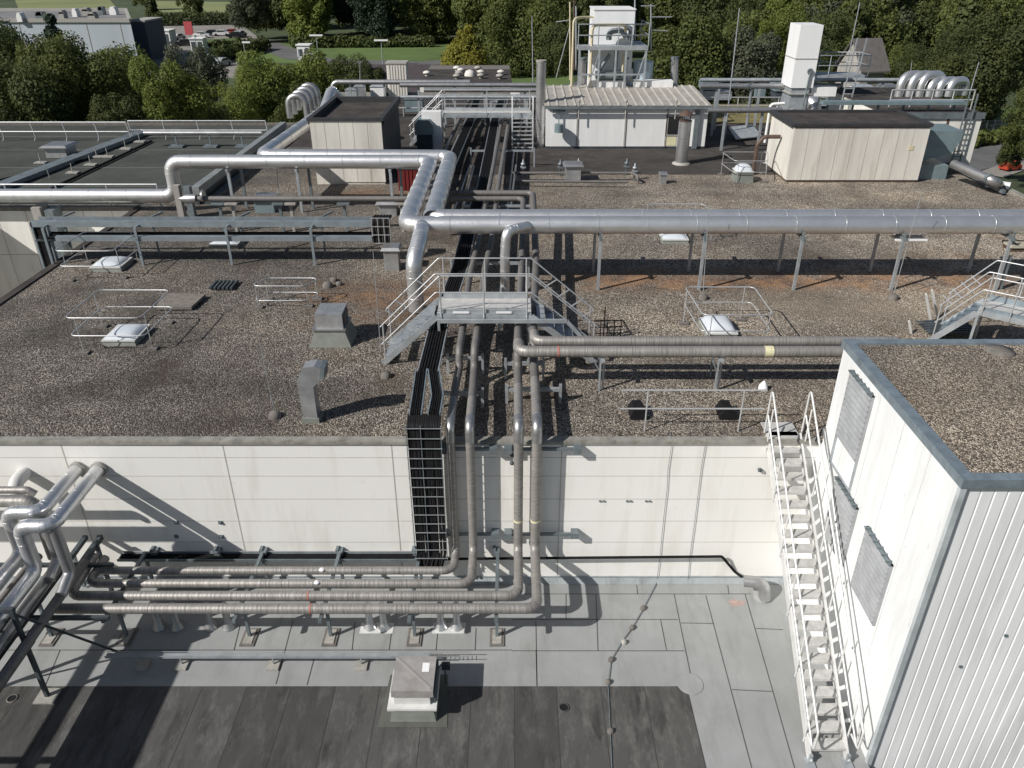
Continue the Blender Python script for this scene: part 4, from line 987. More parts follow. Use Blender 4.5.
# blue grey double channel tray at left
TYc=27.46
zt1=atY(140,224,TYc).z; zt2=atY(140,236,TYc).z
xa=atY(31,224,TYc).x; xb=atY(372,224,TYc).x
t=thing('channel_tray','long blue grey double channel tray on slanted posts at left','cable tray',(xa,TYc,0))
bgm=M_plain('blue_grey_galvanised',(.30,.35,.38),.45,.45,.18,3)
mb=MB(); mb.box((xa,TYc-.06,zt1-.10),(xb,TYc-.03,zt1+.08)); mb.box((xa,TYc-.06,zt1+.08),(xb,TYc+.14,zt1+.10)); mb.build('front_channel',bgm,t)
mb=MB(); mb.box((xa+.9,TYc-.3,zt2-.10),(xb,TYc-.27,zt2+.06)); mb.box((xa+.9,TYc-.3,zt2+.06),(xb,TYc-.14,zt2+.075)); mb.build('lower_channel',bgm,t)
mb=MB(); mb.box((xa,TYc+.55,zt1-.10),(xb,TYc+.58,zt1+.10)); mb.build('rear_channel',bgm,t)
mb=MB(); mb.box((xa+.1,TYc-.25,zt2-.12),(xb,TYc+.55,zt2-.1)); mb.build('tray_floor',steel_dk,t)
mb=MB()
for k in range(5): mb.tube([(xa+.2,TYc-.1+.13*k,zt2-.02+.05*(k%2)),(xb+.3,TYc-.1+.13*k,zt2-.02)],.045,6)
mb.build('cable_bundle',cablem,t)
for px in (58,147,235,317): 
    g=at(px,262,0); mb=MB(); mb.bar((g.x,TYc-.33,0),(g.x,TYc-.33,zt1-.05),.09,.06); mb.bar((g.x+.03,TYc-.33,zt1-.03),(g.x+.03,TYc+.6,zt1-.03),.06); mb.build('post',bgm,t)
    mb=MB(); mb.bar((g.x+.15,TYc+.8,0),(g.x+.15,TYc+.8,zt1),.06); mb.bar((g.x+.1,TYc+.6,zt1+.02),(g.x+.5,TYc+1.1,zt1+.12),.08,.05); mb.build('bracket',galvdark,t)
mb=MB(); mb.box((xa-.02,TYc-.06,-5.5),(xa+.05,TYc+.12,zt1+.08)); mb.box((xa+.52,TYc-.06,-5.5),(xa+.56,TYc+.12,zt1-.10)); mb.build('down_channel',bgm,t)
mb=MB(); mb.box((xa+.06,TYc+.0,-5.5),(xa+.51,TYc+.1,zt1)); mb.build('down_cables',cablem,t)
# black grid end
t=thing('cable_grid','black cable loops in a pale wire grid at the end of the blue grey tray','cable tray',(xb,TYc,0))
x0=xb+.02; x1=atY(391,230,TYc).x; z0=atY(380,243,TYc-.2).z; z1=atY(380,218,TYc-.2).z
mb=MB(); random.seed(2)
for k in range(6): x=x0+.06+k*(x1-x0-.1)/5; mb.tube([(x,TYc+.4,z1-.1),(x,TYc-.1,z1-.05),(x,TYc-.14,z0)],.055,6,br=.15)
mb.build('cable_bundle',blackm,t)
mb=MB()
for k in range(4): x=x0+k*(x1-x0)/3; mb.bar((x,TYc-.22,z0),(x,TYc-.22,z1),.022)
for k in range(4): z=z0+k*(z1-z0)/3; mb.bar((x0,TYc-.225,z),(x1,TYc-.225,z),.022)
mb.build('wire_mesh',railm,t)
# concrete grey pillars at the courtyard and the diagonal duct
a=at(53,262,-.0); 
for i,(px,py,ptop,w,lab) in enumerate(((189,218,186,.42,'grey pillar pair at the corner where the weathered pipe starts'),(50,236,205,.55,'grey bracket pair hanging at the courtyard wall'))):
    if i==0:
        g=at(px-2,219,0); zz=atY(px,ptop,g.y).z; t=thing('duct_pillar',lab,'pillar',(g.x,g.y,0))
        for k in (0,1): mb=MB(); mb.box((g.x-.35+k*.45,g.y,-.0),(g.x-.1+k*.45,g.y+.3,zz-.05*k)); mb.build('post',[pebbledk,galvdark][k],t)
    else:
        g=atY(47,205,CY-.3); t=thing('wall_duct',lab,'duct',(g.x,CY-.5,g.z-3))
        for k in (0,1): mb=MB(); mb.box((g.x-.5+k*.55,CY-.75,g.z-4.5),(g.x-.12+k*.55,CY-.02,g.z-.12*k)); mb.build('shaft',[pebbledk,galvdark][k],t)
# diagonal low duct on felt roof (runs away to the back)
g0_=at(186,192,1.1); g1_=at(312,124,.6)
t=thing('roof_duct','long grey rectangular duct running back along the edge of the felt roof','duct',(g0_.x,g0_.y,0))
mb=MB(); mb.box((-14.45,35.0,.45),(-14.1,50.5,.80)); mb.build('duct_body',M_plain('grey_duct_lid',(.30,.32,.32),.5,.3,.2,2),t)
mb=MB(); mb.box((-14.35,35.0,.0),(-14.2,50.5,.45)); mb.box((-13.95,35,.0),(-13.6,50.5,.2)); mb.build('skirt',steel_dk,t)
# supports of second-line bright pipe and weathered pipe
for i,px in enumerate((232,300,392)):
    x=at(px,215,0).x; g=atY(px,190,33.9)
    t=thing('pipe_support',['left post under the far bright pipe','middle post under the far bright pipe','right post under the far bright pipe'][i],'pipe support',(g.x,33.9,0),'posts under the far bright pipe')
    for dx,dy in ((-.0,-.1),(.35,.5)): mb=MB(); mb.bar((g.x+dx,33.9+dy,0),(g.x+dx,33.9+dy,1.88),.11); mb.build('post',galv if dx==0 else galvdark,t)
    mb=MB(); mb.bar((g.x,33.6,1.86),(g.x,35.2,1.86),.1); mb.build('crossbeam',galv,t)
for i,px in enumerate((221,234,281,292,345,402)):
    g=atY(px,216,31.0); mb=MB(); mb.bar((g.x,31.05,0),(g.x,31.05,1.25),.11); mb.box((g.x-.25,30.8,1.17),(g.x+.25,31.3,1.24))
    tag(mb.build('pipe_support',[galvdark,pebbledk][i%2]),['first leg of the weathered pipe from the left','second leg of the weathered pipe from the left','third leg of the weathered pipe from the left','fourth leg of the weathered pipe from the left','fifth leg of the weathered pipe from the left','leg of the weathered pipe next to the bright pipes'][i],'pipe support','legs under the weathered pipe')
# brown white patches of weathered end: cap and valve
a=at(190,198,1.38); mb=MB(); mb.tube([(a.x-.4,31,1.38),(a.x-.1,31,1.38),(a.x+.3,31,1.38)],[.05,.19,.19],14); mb.tube([(a.x+.55,31,1.5),(a.x+.62,31,1.5)],.24,14); tag(mb.build('pipe_end_cap',silver_dull),'pointed end cap of the weathered pipe at left','pipe cap')

for i,(p,q,w_,h_,m_,lab) in enumerate((((142,135),(-20,197),.75,.22,galvdark,'wide low grey duct crossing the felt roof diagonally'),((152,142),(52,190),.10,.10,cablem,'thin dark strip crossing the felt roof beside the stands'),((88,160),(-20,186),.08,.08,cablem,'thin dark cable lying behind the square vent'))):  # wide grey box, then thin dark strips laid across the felt
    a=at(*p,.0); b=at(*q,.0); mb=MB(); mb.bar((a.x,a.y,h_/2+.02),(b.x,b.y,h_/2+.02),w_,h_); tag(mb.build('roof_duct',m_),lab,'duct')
# railings on felt roof
def railing(name_lab,p0,p1,n,h=1.1,group='long railings on the felt roof',mat=railm,foot=True,lean=(0,0)):
    a,b=V(p0),V(p1); t=thing('railing',name_lab,'railing',a,group)
    for z in (h,h*.5): mb=MB(); mb.tube([a+V((0,0,z)),b+V((0,0,z))],.042,6); mb.build('rail',mat,t)
    for k in range(n+1):
        p=a.lerp(b,k/n); mb=MB(); mb.tube([p,p+V((lean[0],lean[1],.25)),p+V((0,0,h))],.038,6); mb.build('post',mat,t)
    return t
y1=at(0,141,0).y
railing('long two bar railing along the rear edge of the felt roof, left length',(at(-60,141,0).x,y1,0),(at(130,141,0).x,y1,0),6,lean=(.12,0))
railing('two bar railing along the rear edge of the felt roof, length behind the square duct',(at(132,139.5,0).x,at(0,139.5,0).y,0),(at(268,139.5,0).x,at(0,139.5,0).y,0),4,lean=(.08,0))
yb=34.6
railing('low railing behind the lower bright pipe along the courtyard edge',(at(-30,203,0).x,yb,.02),(atY(159,195,yb).x,yb,.02),4,h=1.0)
t=thing('edge_duct','pale pipe along the rear railing of the felt roof','pipe',at(145,135,.6))
mb=MB(); a=at(144,133,.8); b=at(262,133,.8); mb.tube([(a.x,a.y,.8),(b.x,a.y,.8)],.13,10); mb.build('pipe_run',silver_dull,t)
for px in (186,219,250): g=at(px,142,0); mb=MB(); mb.bar((g.x,a.y,0),(g.x,a.y,.75),.08); mb.box((g.x-.4,a.y-.3,0),(g.x+.4,a.y+.3,.1)); mb.build('foot',galvdark,t)

# ================================================================== CROSSOVERS
def crossover(lab,x0,x1,yf,yr,zd,run,h=1.15,left=True,right=True,name='crossover_stair',deckm=galv,zf=0.,bars=True,rrun=None):
    rrun=rrun or run
    t=thing(name,lab,'crossover',((x0+x1)/2,(yf+yr)/2,zf))
    mb=MB(); mb.box((x0,yf+.03,zd-.04),(x1,yr-.03,zd)); mb.build('deck',grate,t)
    mb=MB(); mb.box((x0,yf-.02,zd-.13),(x1,yf+.025,zd+.02)); mb.box((x0,yr-.025,zd-.13),(x1,yr+.02,zd+.02)); mb.box((x0,yf+.03,zd-.12),(x0+.05,yr-.03,zd-.045)); mb.box((x1-.05,yf+.03,zd-.12),(x1,yr-.03,zd-.045)); mb.build('deck_frame',galv,t)
    mb=MB(); mb.box((x0+.1,yr-.07,zd+.002),(x1-.1,yr-.045,zd+.17)); mb.box((x0+.1,yf+.03,zd+.022),(x1-.1,yf+.045,zd+.12)); mb.build('toe_board',deckm,t)
    for x in (x0+.04,x1-.04):
        for y in (yf,yr): mb=MB(); mb.bar((x,y,zf),(x,y,zd-.05),.07); mb.build('leg',galv,t)
    for y in (yf-.03,yr+.03):
        for zz,e in ((h,.0),(h*.55,.0)):
            P=[]
            if left: P+=[(x0-run,y,zf+zz)]
            P+=[(x0,y,zd+zz),(x1,y,zd+zz)]
            if right: P+=[(x1+rrun,y,zf+zz)]
            mb=MB(); mb.tube(P,.019,8,br=.1,nb=4); mb.build('handrail',railm,t)
        xs=[x0+.12,(x0+x1)/2,x1-.12]
        for x in xs: mb=MB(); mb.tube([(x,y,zd-.1),(x,y,zd+h)],.021,8); mb.build('post',railm,t)
        for s,on in ((-1,left),(1,right)):
            if not on: continue
            xe=x0 if s<0 else x1; RR=run if s<0 else rrun
            for f in ((.12,.95) if not bars else (.95,)):
                x=xe+s*RR*f; z=zd+(zf-zd)*f; mb=MB(); mb.tube([(x,y,z-.02),(x,y,z+h)],.02,8); mb.build('post',railm,t)
            if bars and y>yf:
                for f in (.22,.42,.62,.82):
                    x=xe+s*RR*f; z=zd+(zf-zd)*f; mb=MB(); mb.bar((x-s*.12,y-.02,z+h*.62-.12),(x+s*.28,y-.02,z+h*.98+.05) ,.03) if False else mb.bar((x,y,z+h*.55),(x+s*.32,y,z+h*.62+.14),.028); mb.build('brace',railm,t)
            mb=MB()
            mb.bar((xe,y,zd-.06),(xe+s*RR,y,zf+.05),.03,.17); mb.build('stringer',galv,t)
    n=6
    for s,on in ((-1,left),(1,right)):
        if not on: continue
        xe=x0 if s<0 else x1
        for k in range(1,n+1):
            f=k/(n+.6); x=xe+s*(run if s<0 else rrun)*f; z=zd+(zf-zd)*f
            mb=MB(); mb.box((x-.11,yf+.0,z-.03),(x+.11,yr-.0,z)); mb.build('tread',deckm,t)
    return t
co=crossover('galvanised crossover stair with handrails stepping over the pipe rack',-2.02,.52,19.25,20.4,1.52,1.55,rrun=1.8)
mb=MB(); xe_=atY(567,318,19.15).x; zz_=1.36; mb.bar((-2.0,19.15,zz_),(xe_,19.15,zz_),.08,.10); mb.bar((xe_,19.15,zz_),(xe_+.75,19.15,.5),.07,.10); mb.build('front_beam',galv,co)
for a,b in ((310,379),(495,561)):
    x0=atY(380+a/4.267,309,19.2).x; x1=atY(380+b/4.267,309,19.2).x; mb=MB(); mb.box((x0,19.205,1.555),(x1,19.222,1.61)); mb.build('label_plate',labelw,co)
# far crossover
yfr=at(480,118,1.6).y
x0=atY(441,118,yfr).x; x1=atY(532,118,yfr).x
fc=crossover('far crossover platform with railing spanning the pipe rack beside the steel stack',x0,x1,yfr,yfr+1.6,1.75,1.9,left=True,right=False,bars=False)
t=thing('access_ladder','short ladder stair with rungs at the right end of the far crossover','ladder',(x1,yfr,0)); mb=MB()
for x in (x1-1.15,x1+.05): mb.bar((x,yfr-.9,0),(x,yfr-.05,1.7),.07)
mb.build('stringer',railm,t); mb=MB()
for k in range(8): f=(k+.5)/8; mb.box((x1-1.12,yfr-.9+.85*f-.1,1.7*f-.03),(x1+.02,yfr-.9+.85*f+.1,1.7*f+.01))
mb.build('rung',railm,t)
mb=MB()
for x in (x1-1.15,x1+.05): mb.tube([(x,yfr-.95,.0),(x,yfr-.95,1.1),(x,yfr-.05,2.8)],.03,6)
mb.build('handrail',railm,t)
# small crossover at the right, behind the clad block
rc=at(975,340,0)
t2=crossover('small aluminium crossover stair behind the coping of the white clad block',13.2,14.8,19.5,20.6,1.25,.95,h=1.15,deckm=tarp,name='crossover_stair')
t2.rotation_euler=(0,0,radians(-38))
g=at(945,331,0); mb=MB()
for k in range(6): mb.prism([(g.x-.75+k*.0,g.y-.5+k*.16,.15),(g.x+.75,g.y-.5+k*.16,.15),(g.x+.75,g.y-.5+k*.16,.19),(g.x-.75+.1*k,g.y-.5+k*.16,.19)],(0,.10,0))
tag(mb.build('entry_grating',steel_dk),'dark grating platform left of the small crossover','grating')
for i,(a,b) in enumerate((((926,294),(931.5,322)),((932,290),(938,317)),((909,321),(911.5,332)))):
    p=at(*b,0.05); q=atY(a[0],a[1],p.y); mb=MB(); mb.bar((p.x,p.y,0),(q.x,q.y,q.z),.07,.05); tag(mb.build('marker_post',whitemb),['left white post at the dark grating','right white post at the dark grating','low white post left of the dark grating'][i],'post','white posts at the small crossover')
# tan tray at the right frame edge
a=at(1010,243,1.6); t=thing('timber_box','pale timber topped box hanging at the right frame edge below the bright pipes','box',(a.x,a.y,0))
mb=MB(); mb.box((a.x-.1,a.y-.3,1.52),(a.x+1.4,a.y+.3,1.60)); mb.build('lid',M_plain('pale_timber',(.42,.40,.32),.8,0,.2,3),t); mb=MB(); mb.box((a.x-.05,a.y-.25,1.38),(a.x+1.4,a.y+.25,1.52)); mb.build('body',brownsh,t)
mb=MB()
for dx in (.1,1.2): mb.bar((a.x+dx,a.y-.1,0),(a.x+dx,a.y-.1,1.2),.08)
mb.build('leg',galvdark,t)
# silver plate standing on A roof front: base disc behind coping
c=at(1000,352,BZ-.05); mb=MB(); mb.lathe((c.x,c.y,BZ-.05),[(.28,0),(.27,.05),(.05,.09)],14); tag(mb.build('concrete_disc',concdark),'round rod base on the gravel roof of the white clad block','rod base')
# ================================================================== PENTHOUSES AND PLANT (rear of the roof)
def box_px(fl,fr,ptl,Yback_px,z0=0):   # floor-left px, floor-right px, top-left px y, top-back px y
    a=at(*fl,z0); b=at(*fr,z0); zt=atY(fl[0],ptl,a.y).z; yb=at(fl[0],Yback_px,zt).y
    return a.x,b.x,a.y,yb,zt
# left penthouse
x0,x1,yf,yb,zt=box_px((317,184.5),(386,184.5),118,96.5)
t=thing('penthouse','beige ribbed concrete penthouse with sunken dark roof at left','penthouse',((x0+x1)/2,yf,0))
mb=MB(); mb.box((x0+.02,yf+.05,.0),(x1-.05,yb,zt-.3)); mb.build('wall',pebble,t)
mb=MB(); mb.prism([(x0,yf,.62),(x0+.62,yf,.12),(x1,yf,.12),(x1,yf,zt-.12),(x0,yf,zt-.12)],(0,.048,0)); mb.build('front_panel',pebble,t)
mb=MB()
for k in (1,2,3,4): x=x0+(x1-x0)*k/5; mb.box((x-.012,yf-.004,.14),(x+.012,yf-.001,zt-.14))
mb.build('panel_joint',pebbledk,t)
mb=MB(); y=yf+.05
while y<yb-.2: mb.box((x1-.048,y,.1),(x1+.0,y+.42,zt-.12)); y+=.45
mb.build('side_panel',M_plain('painted_shade_panel',(.10,.094,.09),.9,0,.25,1,True,(.06,.055,.05),.6),t)  # shaded side painted dark in the base colour, plus streaky stains
mb=MB(); mb.add([(x0+.1,yf+.1,zt-.28),(x1-.1,yf+.1,zt-.28),(x1-.1,yb-.1,zt-.28),(x0+.1,yb-.1,zt-.28)],[(0,1,2,3)]); mb.build('sunken_roof',asph,t)
mb=MB(); e=.12; mb.box((x0-e,yf-.06,zt-.13),(x1+e,yf+.15,zt)); mb.box((x0-e,yb-.15,zt-.33),(x1+e,yb+.06,zt)); mb.box((x0-e,yf+.153,zt-.33),(x0+.1,yb-.153,zt-.002)); mb.box((x1-.1,yf+.153,zt-.33),(x1+e,yb-.153,zt-.002)); mb.build('parapet',blackpar,t)
PHL=(x0,x1,yf,yb,zt)
# right penthouse
x0,x1,yf,yb,zt=box_px((785.5,182.5),(917,182.5),123.5,110)
t=thing('penthouse','long beige concrete penthouse with dark roof rim at right','penthouse',((x0+x1)/2,yf,0))
mb=MB(); mb.box((x0,yf,.12),(x1,yb,zt-.2)); mb.build('wall',pebble,t)
mb=MB()
for k in range(1,9): x=x0+(x1-x0)*k/9; mb.box((x-.012,yf-.006,.12),(x+.012,yf+.01,zt-.2))
mb.build('panel_joint',M_plain('faint_panel_joint',(.42,.40,.35),.9,0,.2,3),t)
mb=MB(); mb.box((x0+.05,yf+.05,0),(x1-.05,yb-.05,.12)); mb.build('plinth',brownsh,t)
mb=MB(); mb.box((x0-.08,yf-.08,zt-.14),(x1+.08,yf+.1,zt+.0)); mb.box((x0-.12,yb-.1,zt-.2),(x1+.12,yb+.12,zt)); mb.box((x0-.12,yf+.103,zt-.2),(x0+.1,yb-.103,zt-.002)); mb.box((x1-.1,yf+.103,zt-.2),(x1+.12,yb-.103,zt-.002)); mb.build('parapet',blackpar,t)
mb=MB(); mb.add([(x0,yf,zt-.12),(x1,yf,zt-.12),(x1,yb,zt-.12),(x0,yb,zt-.12)],[(0,1,2,3)]); mb.build('roof',asph,t)
mb=MB(); p=atY(911,148,yf); mb.box((p.x-.12,yf-.02,p.z-.1),(p.x+.12,yf-.003,p.z+.12)); mb.build('warning_sign',yellowm,t)
PR=(x0,x1,yf,yb,zt)
mb=MB(); p=atY(760,130,yf+1.0); mb.tube([(x0-.1,yf+1.6,1.9),(x0-.9,yf+1.6,1.9),(x0-1.2,yf+1.6,1.5),(x0-1.2,yf+1.6,.05)],.10,10,br=.3); tag(mb.build('downpipe',brownsh),'dark brown bent pipe at the left side of the right penthouse','pipe')
# blue duct hood between the penthouse and the wall building
g=atY(940,150,yf+1.6)
t=thing('duct_hood','blue grey square duct hood poking out beside the right penthouse','duct',(g.x,g.y,0))
mb=MB(); mb.prism([(x1+.12,yf+1.0,.75),(x1+1.9,yf+1.0,1.2),(x1+2.2,yf+1.0,1.9),(x1+2.2,yf+1.0,2.3),(x1+.12,yf+1.0,2.3)],(0,1.9,0)); mb.build('hood',bluegrey,t)
mb=MB(); mb.box((x1+.13,yf+.6,0),(x1+1.7,yf+3.2,.7)); mb.build('base',bluegrey,t)
# wall building with roof plant (right)
bx0=x1+.6; yW=43.0
bl=atY(915,172,yW); btl=atY(905,112,yW); btr=atY(984,112,yW)
zt=atY(950,113,yW).z
t=thing('plant_building','cream rear building with roof pipes and wall ladder at the right end','building',((20+24)/2,yW,0))
xr_=atY(984,112,yW).x
mb=MB(); mb.box((20,yW,GZ),(xr_,52,zt-.1)); mb.build('wall',cream,t)
mb=MB(); mb.box((19.9,yW-.08,zt-.1),(xr_+.05,52,zt)); mb.build('roof',asph,t)
mb=MB(); mb.box((19.9,yW-.1,zt-.28),(xr_+.08,yW-.082,zt+.04)); mb.build('roof_edge',galvdark,t)
mb=MB(); p=atY(948,120,yW); mb.box((p.x-.05,yW-.02,p.z-.9),(p.x+.08,yW-.003,p.z+.3)); mb.build('rust_stain_plate',brownsh,t)
px_=xr_-.9
mb=MB()
for dx in (-.22,.22): mb.bar((px_+dx,yW-.2,-1.0),(px_+dx,yW-.2,zt+1.0),.06)
mb.build('ladder_rail',galvdark,t); mb=MB()
z=-1.0
while z<zt: mb.bar((px_-.22,yW-.2,z),(px_+.22,yW-.2,z),.04); z+=.28
mb.build('ladder_rung',galvdark,t)
ZP=zt
# light diag pipe at the right roof end
a=at(955,163,.3); b=at(998,184,.2)
t=thing('roof_end_pipe','dull silver pipe on a frame falling toward the right roof corner','pipe',(a.x,a.y,0))
mb=MB(); mb.tube([at(953,164,.9),at(996,182,.7),at(1000,186,.1)],.21,14,br=.3); mb.build('pipe_run',silver_dull,t)
mb=MB(); mb.tube([at(988,178.5,.74),at(990,179.5,.73)],.24,14); mb.bar(at(960,170,.2),at(1004,192,.2),.15); mb.bar(at(964,167,.2),at(1008,188,.2),.12); mb.build('frame',galvdark,t)
mb=MB(); c=at(985,188,0); mb.prism([(c.x,c.y,.05),(c.x+.8,c.y-.6,.05),(c.x+1.0,c.y-.3,.05),(c.x+.2,c.y+.3,.05)],(0,0,.3)); mb.build('bright_plate',labelw,t)

# white plant room
x0,x1,yf,yb,zt=box_px((545.5,149),(704,149),106,93)
t=thing('plant_room','white plant room with sloping ribbed roof, gutter and one small window','plant room',((x0+x1)/2,yf,0))
mb=MB(); mb.box((x0,yf,.15),(x1,yb,zt-.05)); mb.build('wall',white,t)
mb=MB(); mb.box((x0+.05,yf+.03,0),(x1-.05,yb-.1,.15)); mb.build('plinth',steel_dk,t)
ov=.12
mb=MB(); zr=zt+.38
mb.prism([(x0-ov,yf-.22,zt),(x0-ov,yf-.3,zt+.06),(x0-ov,yb+.5,zr),(x0-ov,yb+.5,zr-.1)],(x1-x0+2*ov,0,0)); mb.build('roof',M_plain('weathered_white_roof_sheet',(.40,.375,.335),.6,.1,.2,1.5,True,(.22,.18,.14),.6),t)
mb=MB(); x=x0-ov+.2
while x<x1+ov: mb.prism([(x,yf-.3,zt+.065),(x,yf-.3,zt+.11),(x,yb+.45,zr+.05),(x,yb+.45,zr+.0)],(.09,0,0)); x+=.5
mb.build('roof_rib',M_plain('roof_rib_sheet',(.54,.52,.47),.6,.1,.2,1.5),t)
mb=MB(); mb.box((x0-ov,yf-.42,zt-.10),(x1+ov,yf-.30,zt+.03)); mb.build('gutter',galvdark,t)
mb=MB()
for px in (577,625,666,694): x=atY(px,130,yf-.05).x; mb.box((x-.04,yf-.05,.15),(x+.04,yf-.003,zt-.1))
mb.build('wall_joint',concrete,t)
w=thing  # window
wa=atY(668.5,117,yf); wb=atY(679,134,yf)
mb=MB(); mb.box((wa.x-.1,yf-.05,wb.z-.1),(wb.x+.1,yf-.003,wa.z+.1)); f=mb.build('window',concrete,t)
mb=MB(); mb.box((wa.x,yf-.07,wb.z),(wb.x,yf-.052,wa.z)); mb.build('pane',glassm,f)
mb=MB(); mb.box((atY(665,140,yf).x,yf-.02,.2),(atY(676,140,yf).x,yf-.003,wb.z-.15)); mb.build('beige_patch',creamt,t)
mb=MB(); x=atY(696.5,120,yf).x; mb.box((x-.13,yf-.18,.05),(x+.13,yf-.003,zt-.1)); mb.build('downpipe',galvdark,t)
p=atY(558.5,128,yf); mb=MB(); mb.tube([(p.x,yf-.45,p.z-.15),(p.x,yf-.45,p.z+.3)],.26,12); mb.bar((p.x,yf-.4,p.z),(p.x,yf,p.z),.1); mb.bar((p.x,yf-.2,p.z+.3),(p.x,yf-.2,zt-.2),.05); mb.box((p.x-.35,yf-.3,p.z+.95),(p.x+.35,yf-.003,p.z+1.0)); mb.build('wall_lamp',bluegrey,t)
for i,px in enumerate((579,626,676)):
    q=atY(px,104,yf-.25); mb=MB(); mb.tube([(q.x,yf-.36,zt-.65),(q.x,yf-.36,zt+.25)],.035,8); mb.lathe((q.x,yf-.36,zt+.25),[(.03,0),(.07,.02),(.07,.12),(.02,.16)],8); mb.build('gutter_hook',concrete,t)
# rooftop white ducts and stacks on it
for i,(a,b) in enumerate(((588,624),(632,671))):
    p=atY(a,92,yb+.3); q=atY(b,92,yb+.3); mb=MB(); mb.box((p.x,yb-.1,zr-.1),(q.x,yb+.6,zr+.35)); tag(mb.build('roof_duct',white),['left white roof duct on the plant room ridge','right white roof duct on the plant room ridge'][i],'duct','white ducts on the plant room')
for i,(px,pt,pb) in enumerate(((582.5,58,92),(627,57,90),(675,57,90))):
    p=atY(px,pb,yb+1.0); q=atY(px,pt,yb+1.0); t=thing('exhaust_stack',['left of the three short steel stacks behind the plant room','middle of the three short steel stacks behind the plant room','right of the three short steel stacks behind the plant room'][i],'stack',(p.x,p.y,p.z-1),'short steel stacks behind the plant room')
    mb=MB(); mb.tube([(p.x,p.y,p.z-1),(q.x,q.y,q.z)],.24,16); mb.build('shaft',silver_dull,t); mb=MB(); mb.tube([(q.x,q.y,q.z-.12),(q.x,q.y,q.z+.02)],.26,16); mb.tube([(q.x,q.y,q.z+.021),(q.x,q.y,q.z+.03)],.2,12); mb.build('rim',galvdark,t)
    mb=MB(); mb.lathe((p.x,p.y,p.z-.1),[(.4,0),(.38,.12),(.26,.2)],14); mb.build('collar',whitemb,t)
# tall stack left of plant room
yt=yf+.6; p=atY(540,140,yt); q=atY(539,62,yt)
t=thing('exhaust_stack','tall steel stack at the left end of the white plant room','stack',(p.x,yt,0))
mb=MB(); mb.tube([(p.x,yt,0),(p.x,yt,q.z)],.27,18); bands(mb,[V((p.x,yt,0)),V((p.x,yt,q.z))],.27,1.0,.6,.05,1.06); mb.build('shaft',silver_dull,t)
mb=MB(); mb.tube([(p.x,yt,q.z),(p.x,yt,q.z+.1)],.30,18); mb.build('rim',pebbledk,t)
# stack in front
g=at(681,164,0); q=atY(684,121,g.y)
t=thing('exhaust_stack','single steel stack standing in front of the plant room window','stack',(g.x,g.y,0))
mb=MB(); mb.tube([(g.x,g.y,0),(g.x,g.y,q.z)],.33,18); mb.build('shaft',silver_dull,t)
mb=MB(); mb.lathe((g.x,g.y,0),[(.5,0),(.48,.06),(.35,.12)],16); mb.build('collar',pebbledk,t)
mb=MB(); mb.tube([(g.x,g.y,q.z-.0),(g.x,g.y,q.z+.04)],.35,16); mb.lathe((g.x,g.y,q.z+.35),[(.42,-.05),(.3,.08),(.05,.2)],12)
for a in range(3): mb.bar((g.x+.25*cos(a*2.1),g.y+.25*sin(a*2.1),q.z),(g.x+.25*cos(a*2.1),g.y+.25*sin(a*2.1),q.z+.4),.04)
mb.build('rain_cap',brownsh,t)
# leaning sheet right of the plant room
c=at(745,138,0); mb=MB(); mb.prism([(c.x-.9,c.y-1.2,.15),(c.x+.9,c.y-.4,.15),(c.x+.6,c.y+.9,.6),(c.x-1.1,c.y+.1,.6)],(0,0,.05)); tag(mb.build('metal_lid',galv),'tilted grey metal lid lying between plant room and right penthouse','lid')
# grey capped hood beyond
def hood(px,py,ptop,w,lab,mat=bluegrey):
    g=at(px,py,0); zt=atY(px,ptop,g.y).z; t=thing('roof_hood',lab,'roof vent',(g.x,g.y,0))
    mb=MB(); mb.box((g.x-w*.42,g.y,0),(g.x+w*.42,g.y+w*.8,zt*.6)); mb.build('base',steel_dk,t)
    mb=MB(); mb.prism([(g.x-w/2,g.y-.1,zt*.55),(g.x+w/2,g.y-.1,zt*.55),(g.x+w/2,g.y-.1,zt*.85),(g.x+w/2-.2,g.y-.1,zt),(g.x-w/2+.2,g.y-.1,zt),(g.x-w/2,g.y-.1,zt*.85)],(0,w*.9,0)); mb.build('hood',mat,t); return t
hood(710,100,80,1.5,'blue grey hood right of the plant room roof')
hood(786,100,84,2.0,'domed blue grey hood at the foot of the leaning looking white tower')
hood(425,152,120,1.05,'large blue grey and white hood unit between left penthouse and far crossover')
g=atY(434,120,at(424,158,0).y+1); mb=MB(); gy=at(424,158,0).y; p=atY(424,118,gy); mb.box((p.x-.35,gy+1.9,0),(p.x+.75,gy+2.6,atY(424,112,gy+1.9).z)); tag(mb.build('white_cabinet',white),'white cabinet behind the blue grey hood unit','cabinet')
c=at(420,191,0); x0c=at(399,191,0).x; t=thing('container','dark red ribbed container half hidden behind the bright pipes','container',(c.x,c.y,0))
zt_=atY(410,169,c.y).z
mb=MB(); mb.box((x0c,c.y,0),(x0c+1.6,c.y+1.3,zt_)); mb.build('body',redm,t)
mb=MB()
for k in range(9): x=x0c+.06+k*.18; mb.box((x,c.y-.03,.08),(x+.08,c.y-.002,zt_-.08))
mb.build('rib',redm,t); mb=MB(); mb.box((x0c-.04,c.y-.05,zt_),(x0c+1.64,c.y+1.34,zt_+.06)); mb.build('lid',galvdark,t)
